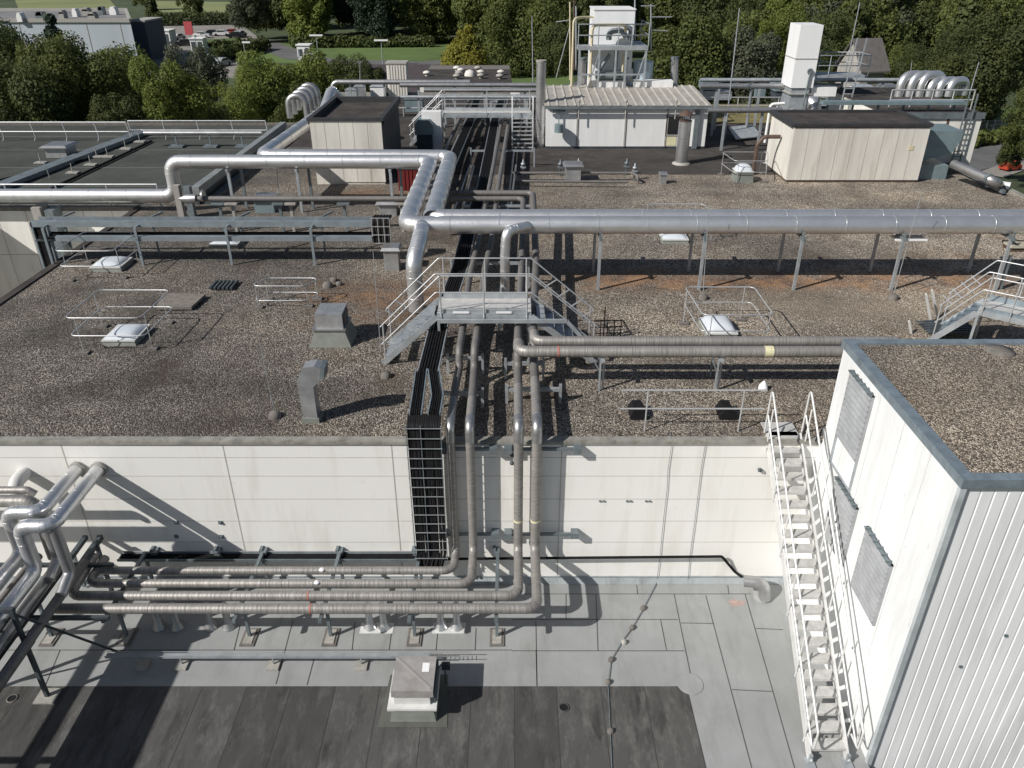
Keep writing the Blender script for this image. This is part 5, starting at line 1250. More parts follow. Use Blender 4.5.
# beige chimney block
g=at(398,97,0); zt_=atY(398,64,g.y).z; t=thing('chimney_block','beige ribbed block rising behind the left penthouse','chimney',(g.x,g.y,0)); w=at(408,97,0).x-at(389,97,0).x
mb=MB(); mb.box((g.x-w/2,g.y,0),(g.x+w/2,g.y+w,zt_)); mb.build('shaft',pebble,t); mb=MB()
for k in range(7): x=g.x-w/2+.1+k*w/7; mb.box((x,g.y-.05,0),(x+.13,g.y-.002,zt_-.1))
mb.build('rib',pebble,t); mb=MB(); mb.box((g.x-w/2-.08,g.y-.08,zt_),(g.x+w/2+.08,g.y+w+.08,zt_+.1)); mb.build('cap',concrete,t)

# rear horizontal pipe gantry y=82..95
def gantry(px0,px1,py,Y,r,lab,mat=silver_dull,n=4,down=True):
    a=atY(px0,py,Y); b=atY(px1,py,Y); t=thing('pipe_gantry',lab,'pipe',(a.x,Y,0))
    P=[(a.x,Y,a.z),(b.x,Y,a.z)]
    if down: P=[(a.x,Y,max(a.z-1.8,.05))]+P
    mb=MB(); mb.tube(P,r,12,br=.4); mb.build('pipe_run',mat,t)
    for k in range(n):
        x=a.x+(b.x-a.x)*(k+.5)/n; mb=MB(); mb.bar((x,Y+.1,0),(x,Y+.1,a.z-r),.13); mb.build('post',galv,t)
gantry(332,470,82,56,.16,'uppermost thin pipe of the rear pipe gantry at left',silver_dull,4)
gantry(400,545,85,55,.15,'thick pale pipe of the rear gantry left of the steel stack',silver_dull,4,False)
gantry(424,545,90,54,.15,'middle pale pipe of the rear gantry',silver_dull,3,False)
gantry(400,545,97,52,.10,'lowest thin pipe of the rear gantry',galv,4,False)
gantry(700,905,80,52,.12,'upper thin pipe along the right rear roof',galv,5,False)
gantry(700,840,86,50,.16,'lower pale pipe along the right rear roof',silver_dull,4,False)
gantry(708,782,110,46,.16,'pale pipe in front of the mossy strip',silver_dull,2,False)
railing('rear railing behind the gantry at left',(atY(332,95,57).x,57,0),(atY(520,95,57).x,57,0),8,group='rear railings')
railing('rear railing behind the pipes at right',(atY(700,80,58).x,58,0),(atY(905,80,58).x,58,0),10,group='rear railings')
railing('railing on the roof of the cream rear building',(20.3,yW+1,ZP),(xr_-.2,yW+1,ZP),4,group='rear railings',h=1.0)
# moss strip and gravel gap right of plant room
sl=MB(); a=at(708,123,0.02); b=at(775,123,.02); c=at(770,104,.02); d=at(712,104,.02); sl.add([a,b,c,d],[(0,1,2,3)]); tag(sl.build('moss_strip',M_plain('yellow_moss',(.20,.17,.065),.95,0,.4,1.5)),'yellow green moss strip on the roof right of the plant room','moss strip')
# assorted small plant between
rr=random.Random(21)
lab_small=['behind the left penthouse','beside the chimney block','left of the far crossover','under the rear gantry','beside the tall steel stack','right of the plant room','on the mossy strip','behind the right penthouse','near the white tower foot','beside the rear pipes at right','in front of the rear railing at right','near the domed hood']
spots=[(360,92),(378,90),(352,97),(414,104),(500,104),(515,92),(724,92),(838,97),(812,99),(862,93),(888,91),(760,90)]
for i,(px,py) in enumerate(spots):
    g=at(px,py+8,0); t=thing('small_unit',f'small metal unit {lab_small[i]}','roof unit',(g.x,g.y,0),'small metal units on the rear roof'); w=rr.uniform(.7,1.4); h=rr.uniform(.5,1.2)
    mb=MB(); mb.box((g.x-w/2,g.y,0),(g.x+w/2,g.y+w*.8,h)); mb.build('casing',[ventm,white,galv,bluegrey][i%4],t)
    mb=MB(); mb.frust((g.x,g.y+w*.4,h),(w*1.1,w*.9),(w*.7,w*.6),.12); mb.build('cap',[silver_dull,galv][i%2],t)
rod((360,92),(360,62),'thin rod behind the left penthouse',.03)

# rows of silver inverted U pipes
def u_row(px0,py0,px1,py1,zb,n,r,H,W,lab,mat=silver,ax='x'):
    a=at(px0,py0,zb); b=at(px1,py1,zb)
    for k in range(n):
        c=a.lerp(b,k/max(1,n-1)); u=V((W/2,0,0)) if ax=='x' else V((0,W/2,0))
        mb=MB(); P=[c-u,c-u+V((0,0,H)),c+u+V((0,0,H)),c+u+V((0,0,.0))]
        mb.tube(P,r,14,br=W*.48,nb=8); 
        tag(mb.build('u_bend_pipe',mat),lab[k],'pipe','rows of bent silver pipes')
ords=['front','second','third','fourth','rear']
u_row(299,118,311,106,0.0,4,.22,1.45,1.2,[f'{o} bend of the pale silver pipe row left of the left penthouse' for o in ords],silver_dull)
a=at(896,88,ZP)
zb=ZP
def u2(px,py,r,H,W,lab):
    c=atY(px,py,48.5); c.z=ZP; H=atY(px,H,48.5).z-ZP-r; mb=MB(); mb.tube([c+V((-W/2,0,0)),c+V((-W/2,0,H)),c+V((W/2,.5,H)),c+V((W/2,.5,0))],r,14,br=W*.48,nb=8); tag(mb.build('u_bend_pipe',silver),lab,'pipe','big silver bends on the cream rear building')
for k,(px,py) in enumerate(((911,94),(921,94.5),(931,95),(938,95.5),(947,96.5),(957,97.5))):
    u2(px,py,.25,71 if k<3 else 77,1.45 if k<3 else 1.15,f'{["first","second","third","fourth","fifth","sixth"][k]} silver bend from the left on the cream rear building')
t=thing('tray_run','long blue grey tray along the roof edge of the rear building','cable tray',(19,yW,ZP))
a=atY(822,102,yW+.4); b=atY(965,102,yW+.4)
mb=MB(); mb.box((a.x,yW+.2,a.z-.12),(b.x,yW+.7,a.z+.05)); mb.build('tray_body',bluegrey,t)
mb=MB()
for k in range(6): x=a.x+.4+k*(b.x-a.x-.8)/5; mb.bar((x,yW+.6,0),(x,yW+.6,a.z-.12),.1)
mb.build('post',galvdark,t)
# big silver sphere-like elbow
p=at(812,108,1.2); mb=MB(); mb.tube([V((p.x-.4,p.y+1.6,.3)),V((p.x-.4,p.y+1.6,1.5)),V((p.x+.3,p.y+.3,1.5)),V((p.x+.3,p.y+.3,.2))],.42,18,br=.55,nb=8); tag(mb.build('big_elbow',silver),'large shiny elbow beside the foot of the leaning looking white tower','pipe')
# umbrella-like roof cap on tripod
p=at(906,112,1.4); t=thing('cone_cap','grey conical cap on tripod behind the right penthouse','roof vent',(p.x,p.y,0)); mb=MB(); mb.lathe((p.x,p.y,1.5),[(1.1,0),(.9,.12),(.2,.4),(.05,.42)],16); mb.build('cap',pebbledk,t)
mb=MB()
for a_ in range(3): mb.bar((p.x+.3*cos(a_*2.1),p.y+.3*sin(a_*2.1),0),(p.x+.15*cos(a_*2.1),p.y+.15*sin(a_*2.1),1.5),.06)
mb.build('leg',steel_dk,t)

# ------------------------------------------------------------------ white tower with platform
Yt=52.0
a=atY(591,88,Yt); b=atY(630,88,Yt); zt=atY(596,10,Yt).z; zb_=-.0
t=thing('filter_tower','tall white filter tower with platform and yellow pipes behind the plant room','tower',((a.x+b.x)/2,Yt,0))
mb=MB(); xl=atY(586.5,10,Yt+2.2).x
mb.box((a.x,Yt,0),(b.x,Yt+3.0,zt)); mb.box((b.x+.02,Yt+.3,0),(b.x+1.1,Yt+2.6,zp*.45 if False else 2.6)); mb.build('body',M_plain('white_tower_paint',(.80,.82,.83),.45,0,.06,1,True,(.55,.57,.58),.2),t)
mb=MB(); mb.box((a.x-.05,Yt-.05,zt),(b.x+.05,Yt+3.05,zt+.06)); mb.build('top_cover',white,t)
zp=atY(610,46,Yt-1).z
x0p=atY(578,46,Yt-1).x; x1p=atY(648,46,Yt-1).x
mb=MB(); mb.box((x0p,Yt-1.15,zp-.22),(x1p,Yt-.02,zp)); mb.box((b.x+.03,Yt,zp-.22),(x1p,Yt+2.2,zp)); mb.build('platform',galv,t)
mb=MB()
for z in (zp+.6,zp+1.2): mb.tube([(x0p,Yt-1.12,z),(x1p,Yt-1.12,z),(x1p,Yt+2.2,z)],.035,6)
for x in (x0p,x0p+1.2,x0p+2.4,x1p-1.0,x1p): mb.tube([(x,Yt-1.12,zp),(x,Yt-1.12,zp+1.2)],.035,6)
mb.tube([(x1p,Yt+2.2,zp),(x1p,Yt+2.2,zp+1.2)],.035,6); mb.build('railing',galv,t)
mb=MB()
for x in (x0p+.1,x0p+1.3,x0p+2.3,x1p-1.3,x1p-.1): mb.bar((x,Yt-1.1,0),(x,Yt-1.1,zp-.2),.11)
mb.bar((x0p+.1,Yt-1.1,zp-1.6),(x1p-.1,Yt-1.1,zp-1.6),.09); mb.bar((x0p+.1,Yt-1.1,0.8),(x0p+1.3,Yt-1.1,zp-.3),.07); mb.bar((x1p-1.3,Yt-1.1,.8),(x1p-.1,Yt-1.1,zp-.3),.07); mb.build('frame',galv,t)
mb=MB()
xx=atY(573,40,Yt-.6).x
mb.tube([(xx,Yt-.6,.3),(xx,Yt-.6,atY(573,18,Yt-.6).z),(a.x,Yt+.4,atY(573,18,Yt-.6).z)],.07,8,br=.3)
mb.tube([(xx+1.1,Yt-1.0,.3),(xx+1.1,Yt-1.0,atY(580,25,Yt-1).z),(b.x-.6,Yt-.9,atY(580,25,Yt-1).z),(b.x-.6,Yt-.2,zp+.3)],.09,8,br=.3)
mb.tube([(a.x+.4,Yt-.5,zp-2.0),(b.x-.6,Yt-.5,zp-2.0),(b.x-.6,Yt-.5,zp-.5)],.07,8,br=.2)
mb.build('yellow_pipe',yellowm,t)
mb=MB()
mb.tube([(a.x+.9,Yt-.5,zp+.3),(a.x+.9,Yt-.5,zp+.75),(a.x+1.6,Yt-.5,zp+.85),(a.x+2.0,Yt-.5,zp+.4)],.17,10,br=.3); mb.tube([(a.x+2.2,Yt-.5,zp+.25),(a.x+2.2,Yt-.5,zp+.95),(a.x+1.8,Yt-.5,zp+1.0)],.15,10,br=.2)
mb.tube([(a.x+.4,Yt-.6,zp-1.4),(a.x+1.0,Yt-.6,zp-.5)],.12,8); mb.tube([(a.x+1.4,Yt-.5,zp-1.3),(a.x+1.4,Yt-.5,zp-.3)],.13,8)
mb.box((a.x+.2,Yt-.9,zp-1.9),(b.x-.4,Yt-.1,zp-1.5)); mb.build('pump_fittings',galvdark,t)
mb=MB(); x=b.x+.3; mb.tube([(x+.5,Yt+.4,0),(x+.5,Yt+.4,atY(640,62,Yt).z)],.62,16); mb.build('side_vessel',M_plain('pale_blue_vessel',(.42,.52,.58),.4,.2,.15,2),t)
for i,(px,pt,pb) in enumerate(((570,2,80),(574,-6,70),(576,6,70),(635,-8,40),(651,4,50))):
    p=atY(px,pb,Yt+.3*i); q=atY(px,pt,Yt+.3*i); mb=MB(); mb.tube([p,q],.05,6); tag(mb.build('antenna_mast',[yellowm,brownsh,galv,galv,galv][i]),['pale yellow mast at the left edge of the filter tower','brown mast left of the filter tower','thin grey mast touching the filter tower platform','grey mast right of the filter tower top','grey mast at the right platform corner'][i],'mast','masts around the filter tower')
for i,(p0,p1) in enumerate((((556,22),(570,20)),((641,6),(655,6)),((652,17),(672,17)),((652,30),(668,31)))):
    p=atY(*p0,Yt+.5); q=atY(*p1,Yt+.5); mb=MB(); mb.tube([p,q],.03,6); tag(mb.build('aerial',galv),['antenna arm left of the filter tower','top antenna arm right of the filter tower','middle antenna arm right of the filter tower','lower antenna arm right of the filter tower'][i],'antenna','antenna arms around the filter tower')
p=atY(556,78,Yt); q=atY(570,26,Yt); mb=MB(); mb.tube([p,q],.025,5); tag(mb.build('guy_wire',galv),'guy wire from the steel stack up to the filter tower masts','wire')
# ------------------------------------------------------------------ second white tower (right)
Yu=48.5
zu0=atY(800,88,Yu).z
a=atY(786,87,Yu); b=atY(812,87,Yu); zt=atY(800,25,Yu).z
t=thing('filter_tower','tall white box tower with side ladder and platform at right','tower',((a.x+b.x)/2,Yu,0))
wt=M_plain('white_tower_panel',(.82,.83,.83),.4,0,.05,1,True,(.6,.6,.6),.15)
x0t=atY(791,87,Yu).x; x1t=atY(813,87,Yu).x
mb=MB(); mb.box((x0t,Yu,zu0),(x1t,Yu+1.9,zt)); mb.build('body',wt,t)
mb=MB()
for z in (zt*.72,zt*.42): mb.box((x0t-.02,Yu-.02,z),(x1t+.02,Yu+1.92,z+.05))
mb.build('joint_strip',concrete,t)
mb=MB(); mb.box((x0t+.1,Yu+.1,0),(x1t-.1,Yu+1.8,zu0-.003)); mb.build('base_frame',galv,t)
mb=MB(); mb.box((x1t+.01,Yu+.2,zu0),(x1t+1.5,Yu+1.8,zt*.40)); mb.build('side_box',white,t)
mb=MB(); xm=(x0t+x1t)/2+.3; mb.tube([(xm,Yu-.06,zt*.62),(xm,Yu-.1,zt*.62-.1),(xm-.15,Yu-.1,1.2)],.05,8); mb.tube([(xm,Yu-.03,zt*.62),(xm,Yu-.12,zt*.62)],.17,10); mb.build('lamp_arm',galvdark,t)
mb=MB(); mb.tube([(xm-.6,Yu-.4,1.5),(xm-.6,Yu-.0,1.5)],.5,14); mb.tube([(xm+.1,Yu-.8,.6),(xm+.1,Yu-.0,.9)],.4,12); mb.build('fan_casing',ventm,t)
xl=x1t+2.2
mb=MB()
for dx in (-.27,.27): mb.bar((xl+dx-.35,Yu-.3,0),(xl+dx,Yu-.3,zt*.9),.06)
z=.1
k=0
while z<zt*.62: mb.bar((xl-.27-.35*(1-z/(zt*.9)),Yu-.3,z),(xl+.27-.35*(1-z/(zt*.9)),Yu-.3,z),.05); z+=.3
mb.build('ladder',galv,t)
mb=MB(); zp=zt*.58; mb.box((x1t+.02,Yu+.1,zp-.12),(xl+.9,Yu+1.8,zp)); mb.build('platform',galv,t)
mb=MB()
for z in (zp+.55,zp+1.1): mb.tube([(x1t+.02,Yu+.1,z),(xl+.9,Yu+.1,z),(xl+.9,Yu+1.8,z),(x1t,Yu+1.8,z)],.03,6)
for x in (x1t+.8,xl+.9): mb.tube([(x,Yu+.1,zp),(x,Yu+.1,zp+1.1)],.03,6); mb.tube([(x,Yu+1.8,zp),(x,Yu+1.8,zp+1.1)],.03,6)
mb.build('railing',galv,t)
mb=MB(); mb.tube([(x0t-1.1,Yu-.2,.0),(x0t-1.1,Yu-.2,2.2),(x0t-.3,Yu-.2,2.25)],.09,8,br=.2); mb.bar((x0t-.7,Yu-.2,0),(x0t-.7,Yu-.2,2.2),.08); mb.build('pipe_frame',white,t)
# grey pipes between
mb=MB()
for k,(y0_,w_) in enumerate(((90,.2),(92.5,.16),(95,.18))):
    a=at(838,y0_,.9); b=at(896,y0_-1,.9); mb=MB(); mb.tube([a,b,b+V((.8,.0,-.6))],w_,10,br=.3); tag(mb.build('roof_pipe',silver_dull),['rear pale pipe right of the box tower ladder','middle pale pipe right of the box tower ladder','front pale pipe right of the box tower ladder'][k],'pipe','pale pipes right of the box tower')

# ================================================================== FARTHER BUILDINGS
# grey roofed hall beyond the centre
Y0=78; zr=-1.2
pts=[at(419,82,zr),at(512,82,zr),at(509,65,zr),at(431,65,zr)]
t=thing('grey_roof_hall','separate hall with stained grey roof and round vents beyond the rear gantry','building',(pts[0].x,pts[0].y,GZ))
mb=MB(); mb.prism([(p.x,p.y,GZ) for p in pts],(0,0,zr-GZ-.2)); mb.build('wall',cream,t)
mb=MB(); mb.prism([(p.x,p.y,zr-.2) for p in pts],(0,0,.2)); mb.build('roof',asph,t)
pp=[at(423,77,zr),at(511,77,zr),at(509,66,zr),at(431,66,zr)]
mb=MB(); mb.add([(p.x,p.y,zr+.02) for p in [at(428,69.5,zr),at(510,69.5,zr),at(509,65.5,zr),at(431,65.5,zr)]],[(0,1,2,3)]); mb.build('stained_band',concdark,t)
for i,(px,py) in enumerate(((427,76),(459,76),(461,73),(457,79),(457,71),(478,71),(481,75),(481,78.5),(501,75),(500,79))):
    g=at(px,py,zr); mb=MB(); s=.62; mb.lathe((g.x,g.y,zr+.02),[(.35*s,0),(.32*s,.25),(.7*s,.26),(.6*s,.4),(.2*s,.5)],12)
    mb.build('roof_vent',pebbledk if i%2 else pebble,t)
g=at(470,76,zr); mb=MB(); mb.lathe((g.x,g.y,zr+.02),[(.6,0),(.55,.25),(.4,.5),(.1,.6)],14); mb.build('dome_vent',pebble,t)
# dark hipped roof house behind
def house(px,py_base,Y,w,d,hw,hr,lab,rm,wm,rz=0,cat='house'):
    b=atY(px,py_base,Y); x=b.x; t=thing('house',lab,cat,(x,Y,GZ)); z=GZ
    t.rotation_euler=(0,0,rz)
    mb=MB(); mb.box((x-w/2,Y-d/2,z),(x+w/2,Y+d/2,z+hw)); mb.prism([(x-w/2,Y-d/2,z+hw),(x-w/2,Y+d/2,z+hw),(x-w/2,Y,z+hw+hr-.1)],(w,0,0)); mb.build('wall',wm,t)
    mb=MB()
    for s in (-1,1): mb.prism([(x-w/2-.4,Y+s*(d/2+.5),z+hw-.3),(x-w/2-.4,Y,z+hw+hr),(x-w/2-.4,Y,z+hw+hr+.2),(x-w/2-.4,Y+s*(d/2+.5),z+hw-.1)],(w+.8,0,0))
    mb.build('roof',rm,t)
    mb=MB()
    for k in range(3): xx=x-w/2+w*(k+.5)/3; mb.box((xx-.5,Y-d/2-.03,z+1),(xx+.5,Y-d/2-.002,z+2.3)); 
    mb.build('window',glassm,t); return t
tile_dk=M_plain('dark_roof_tile',(.055,.045,.05),.85,0,.25,1.5)
tile_gr=M_plain('grey_roof_tile',(.13,.12,.115),.85,0,.2,1.5)
tile_red=M_plain('red_roof_tile',(.26,.09,.05),.85,0,.2,1.5)
house(398,90,100,7.5,8,3.4,3.8,'dark hipped roof building behind the beige chimney block',tile_dk,cream)
house(856,95,110,3.6,5,5.8,3.4,'steep grey roofed barn behind the right tower platform',tile_gr,pebbledk,radians(15))
house(905,30,240,13,14,5.5,5,'small white gabled house with grey roof among the far trees at right',tile_gr,white,radians(80))
house(889,30,255,14,9,3,2.5,'low grey roofed shed beside the far white gabled house',tile_gr,pebbledk)
house(912,38,215,9,7,2.5,2.5,'low red roofed outhouse below the far white gabled house',tile_red,cream)
# big pale warehouse at far left
cf=at(141,72,GZ); Yw=cf.y; zt=atY(130,22,Yw).z; cfr=atY(130,22,Yw)
bk=at(126,11,zt); L0=V((-190,Yw,zt)); 
t=thing('warehouse','huge pale blue grey warehouse behind the trees at far left','building',(cf.x,Yw,GZ))
whm=M_plain('pale_blue_grey_cladding',(.40,.45,.49),.6,0,.08,.2,True,(.30,.33,.36),.3)
fp=[(-190,Yw),(cf.x,Yw),(cf.x+(bk.x-cfr.x),bk.y),(-190,bk.y)]
mb=MB(); mb.prism([(x,y,GZ) for x,y in fp],(0,0,zt-GZ)); mb.build('wall',whm,t)
cxm,cym=sum(p[0] for p in fp)/4,sum(p[1] for p in fp)/4
mb=MB(); 
for i in range(4):
    p,q=fp[i],fp[(i+1)%4]; mb.bar((p[0],p[1],zt+.25),(q[0],q[1],zt+.25),.5,.6)
mb.build('parapet',concrete,t)
mb=MB(); mb.add([(x,y,zt+.05) for x,y in fp],[(0,1,2,3)]); mb.build('roof',M_plain('grey_membrane_roof',(.2,.2,.2),.9,0,.3,.15),t)
for k in range(12): x=cf.x-2-k*6; mb=MB(); mb.box((x,Yw-.05,GZ),(x+.12,Yw-.002,zt-.2)); mb.build('panel_joint',concrete,t)
for i,(px,py) in enumerate(((75,14),(86,13),(101,12),(113,12),(62,16),(40,18),(20,19),(92,18))):
    g=at(px,py+3,zt+.05); mb=MB(); w_=.45+.2*(i%2); mb.box((g.x-w_,g.y,zt+.06),(g.x+w_,g.y+1.5,zt+.9+.3*(i%3))); mb.prism([(g.x-w_,g.y,zt+.9),(g.x+w_,g.y,zt+.9),(g.x+w_*.6,g.y,zt+1.5),(g.x-w_*.4,g.y,zt+1.5)],(0,1.5,0)); mb.build('roof_vent',[white,concrete,galvdark][i%3],t)
q0=at(143,66,GZ); q1=at(160,60,GZ)
t=thing('dark_annex','dark slate coloured annex right of the pale warehouse','building',(q0.x,q0.y,GZ)); Ya=q0.y+8; x0=atY(134,50,Ya).x; x1=atY(150,50,Ya).x; zt2=atY(145,22,Ya).z
mb=MB(); mb.box((x0,Ya,GZ),(x1,Ya+9,zt2)); mb.build('wall',M_plain('slate_cladding',(.07,.08,.11),.6,0,.1,.2),t); mb=MB(); mb.box((x0-.2,Ya-.2,zt2),(x1+.2,Ya+9.2,zt2+.3)); mb.build('roof',concrete,t)
# small white kiosk buildings + red sign in the car park
for i,(px,py,w,h,m_,lab,cat) in enumerate(((163,46,4,3.2,white,'white shed with two dark doors at the car park','shed'),(198,52,2.8,2.6,white,'white canopy gate in the middle of the car park','shed'),(304,57,2.6,2.2,white,'white kiosk above the bright trees','kiosk'))):
    g=at(px,py,GZ); t=thing('shed',lab,cat,(g.x,g.y,GZ)); mb=MB(); mb.box((g.x-w/2,g.y,GZ),(g.x+w/2,g.y+w,GZ+h)); mb.build('wall',m_,t)
    mb=MB(); mb.box((g.x-w/2-.2,g.y-.2,GZ+h),(g.x+w/2+.2,g.y+w+.2,GZ+h+.2)); mb.build('roof',white,t)
    mb=MB()
    for k in (-1,1): mb.box((g.x+k*w/4-w*.17,g.y-.05,GZ+.1),(g.x+k*w/4+w*.17,g.y-.002,GZ+h*.8))
    mb.build('door',steel_dk,t)
g=at(190,40,GZ); t=thing('advertising_sign','tall plain red sign board at the far car park','sign',(g.x,g.y,GZ)); mb=MB(); mb.box((g.x-.9,g.y,GZ+1.2),(g.x+1.1,g.y+.3,GZ+4.2)); mb.build('board',M_plain('red_sign',(.42,.07,.08),.5,0,.05,1),t); mb=MB(); mb.bar((g.x,g.y+.2,GZ),(g.x,g.y+.15,GZ+1.2),.3); mb.build('post',galv,t)
# cars
def car(name_lab,x,y,z,rz,col,proto=[None]):
    t=thing('parked_car',name_lab,'car',(x,y,z),'cars parked beyond the factory'); t.rotation_euler=(0,0,rz)
    L=2.15;W=.88
    side=[(-L,.30),(-L,.72),(-L+.15,.88),(-1.25,.95),(-.75,1.42),(.75,1.44),(1.35,.98),(L-.2,.84),(L,.62),(L,.30)]
    b=MB(); b.prism([(x+a,y-W,z+h) for a,h in side],(0,2*W,0)); b.build('body',col,t)
    b=MB(); gs=[(-1.15,.98),(-.72,1.36),(.70,1.38),(1.2,1.0)]; b.prism([(x+a,y-W-.012,z+h) for a,h in gs],(0,2*W+.024,0)); b.build('window',glassm,t)
    for a in (-1.3,1.35):
        for s in (-1,1):
            b=MB(); b.tube([(x+a,y+s*(W-.08),z+.32),(x+a,y+s*(W+.03),z+.32)],.32,12); b.build('wheel',blackm,t)
    return t
carm=[M_plain(n,c,.3,.2,.05,1) for n,c in (('red_car_paint',(.45,.06,.03)),('white_car_paint',(.7,.7,.7)),('silver_car_paint',(.4,.41,.42)),('black_car_paint',(.02,.02,.025)),('blue_car_paint',(.06,.09,.16)))]
g=at(1009,171,GZ); c=car('small orange red vehicle beside the street at the right edge',g.x,g.y,GZ+.06,.35,carm[0]); c.scale=(.45,.6,.7)
cars=[(212,36,3,'black car in the upper row of the far car park'),(222,36,1,'white car in the upper row of the far car park'),(232,35,0,'red car in the upper row of the far car park'),(236,38,3,'dark car right of the red one in the far car park'),(186,46,3,'black car by the white shed in the far car park'),(206,55,4,'dark blue car at the middle of the far car park'),(217,59,1,'white car in the lower row of the far car park'),(225,57,2,'silver car in the lower row of the far car park'),(233,56,3,'black car at the right end of the lower row'),(212,64,4,'blue car nearest the trees in the far car park'),(222,66,2,'silver car nearest the trees in the far car park'),(240,37,2,'silver car on the road beyond the car park'),(178,40,2,'silver car left of the red sign'),(202,38,1,'white car right of the red sign'),(310,62,1,'white car on the road beyond the bright trees')]
for px,py,ci,lab in cars:
    g=at(px,py,GZ); car(lab,g.x,g.y,GZ+.06,.1 if ci!=2 else 1.3,carm[ci])
# street lamps
def lamp(px,py,ptop,lab,dbl=False):
    g=at(px,py,GZ); q=atY(px,ptop,g.y); t=thing('street_lamp',lab,'street lamp',(g.x,g.y,GZ),'street lamps beyond the factory')
    mb=MB(); mb.tube([(g.x,g.y,GZ),(g.x,g.y,q.z)],[.12,.07],6); mb.build('pole',galv,t); mb=MB(); mb.box((g.x-(1.3 if dbl else .2),g.y-.3,q.z),(g.x+1.3,g.y+.3,q.z+.25)); mb.build('lamp_head',white,t)
lamp(319,62,36,'double headed street lamp above the road at left centre',True); lamp(383,66,41,'double headed street lamp in front of the dark trees',True); lamp(1013,148,119,'street lamp on the lawn at the right edge'); lamp(300,58,49,'short street lamp near the white kiosk'); lamp(199,60,35,'street lamp in the car park'); lamp(247,66,43,'street lamp with round head at the car park edge')
# chain link fence right
t=thing('mesh_fence','thin wire mesh fence on posts across the lawn at right','fence',at(985,140,GZ)); a=at(955,139,GZ); b=at(1060,133,GZ)
mb=MB()
for k in range(16): p=a.lerp(b,k/15); mb.bar(p,p+V((0,0,1.9)),.07)
mb.build('post',galv,t); mb=MB()
for z in (.4,.9,1.4,1.9): mb.bar(a+V((0,0,z)),b+V((0,0,z)),.03)
for k in range(90): p=a.lerp(b,k/89); mb.bar(p,p+V((0,0,1.9)),.02)
mb.build('wire_mesh',galv,t)
# ================================================================== TREES
def crown_mesh(name, seed, blobs, n, ls, trunk=None, squash=1.0):
    # blobs: (x,y,z,r) in a crown of unit height 1 (0..1), leaves spread through the clumps
    rg=np.random.RandomState(seed)
    B=np.array(blobs); wts=B[:,3]**2.2; wts/=wts.sum()
    idx=rg.choice(len(B),n,p=wts)
    d=rg.normal(size=(n,3)); d/=np.linalg.norm(d,axis=1)[:,None]
    rad=rg.uniform(0.45,1.0,n)**.5
    # lumpy surface: twiggy clusters
    cl=rg.normal(size=(60,3)); cl/=np.linalg.norm(cl,axis=1)[:,None]
    dots=(d@cl.T).max(1); rad*= .80+.26*np.clip((dots-.86)/.14,0,1)+rg.uniform(-.04,.06,n)
    c=B[idx,:3]+d*(B[idx,3]*rad)[:,None]
    nrm=d*1.0+rg.normal(size=(n,3))*.55; nrm[:,2]+=.25; nrm/=np.linalg.norm(nrm,axis=1)[:,None]
    t=np.cross(nrm,rg.normal(size=(n,3))); t/=np.linalg.norm(t,axis=1)[:,None]; b=np.cross(nrm,t)
    s=(ls*rg.uniform(.55,1.3,n))[:,None]
    q=np.stack([c-t*s*.6-b*s*.25, c+t*s*.1-b*s*.55, c+t*s*.65+b*s*.15, c-t*s*.05+b*s*.6],1).reshape(-1,3)
    me=bpy.data.meshes.new(name); me.vertices.add(n*4); me.vertices.foreach_set('co',q.ravel())
    me.loops.add(n*4); me.loops.foreach_set('vertex_index',np.arange(n*4)); me.polygons.add(n)
    me.polygons.foreach_set('loop_start',np.arange(n)*4); me.polygons.foreach_set('loop_total',np.full(n,4)); me.update(calc_edges=True)
    return me
def blobs_round(seed,nb=14,w=.36,conic=0,low=.22,rmin=.10,rmax=.20):
    r=random.Random(seed); out=[(0,0,.55,.26)]
    for i in range(nb):
        z=r.uniform(low,.9); k=math.sqrt(max(0,1-((z-.52)/.5)**2)) if not conic else (1-z)*1.15+.05
        a=r.uniform(0,2*pi); rr=w*k*r.uniform(.5,1.0); out.append((rr*cos(a),rr*sin(a),z,r.uniform(rmin,rmax)*(1 if not conic else (1.15-z))))
    return out
def trunk_mesh(name,seed,h=1.0):
    mb=MB(); r=random.Random(seed)
    mb.tube([(0,0,0),(0.01,0,.3),(.0,.01,.55),(0.01,0,.8)],[.022,.018,.012,.004],8)
    for k in range(7):
        a=r.uniform(0,2*pi); z=r.uniform(.22,.6); L=r.uniform(.14,.28); mb.tube([(0,0,z),(cos(a)*L*.5,sin(a)*L*.5,z+L*.45),(cos(a)*L,sin(a)*L,z+L*.75)],[.009,.006,.002],5)
    return mb
LEAFM={'d':leaf_dark,'m':leaf_mid,'l':leaf_lite,'y':leaf_yel,'g':leaf_grey,'b':leaf_blue}
trunk_cache={}
def trunk_obj(parent,seed,mat):
    k=(seed%3,mat.name)
    if k not in trunk_cache:
        mb=trunk_mesh('trunk',seed%3); o=mb.build('trunk',mat,parent); trunk_cache[k]=o.data; return o
    o=bpy.data.objects.new('trunk',trunk_cache[k]); COL.objects.link(o); o.parent=parent; return o
proto={}
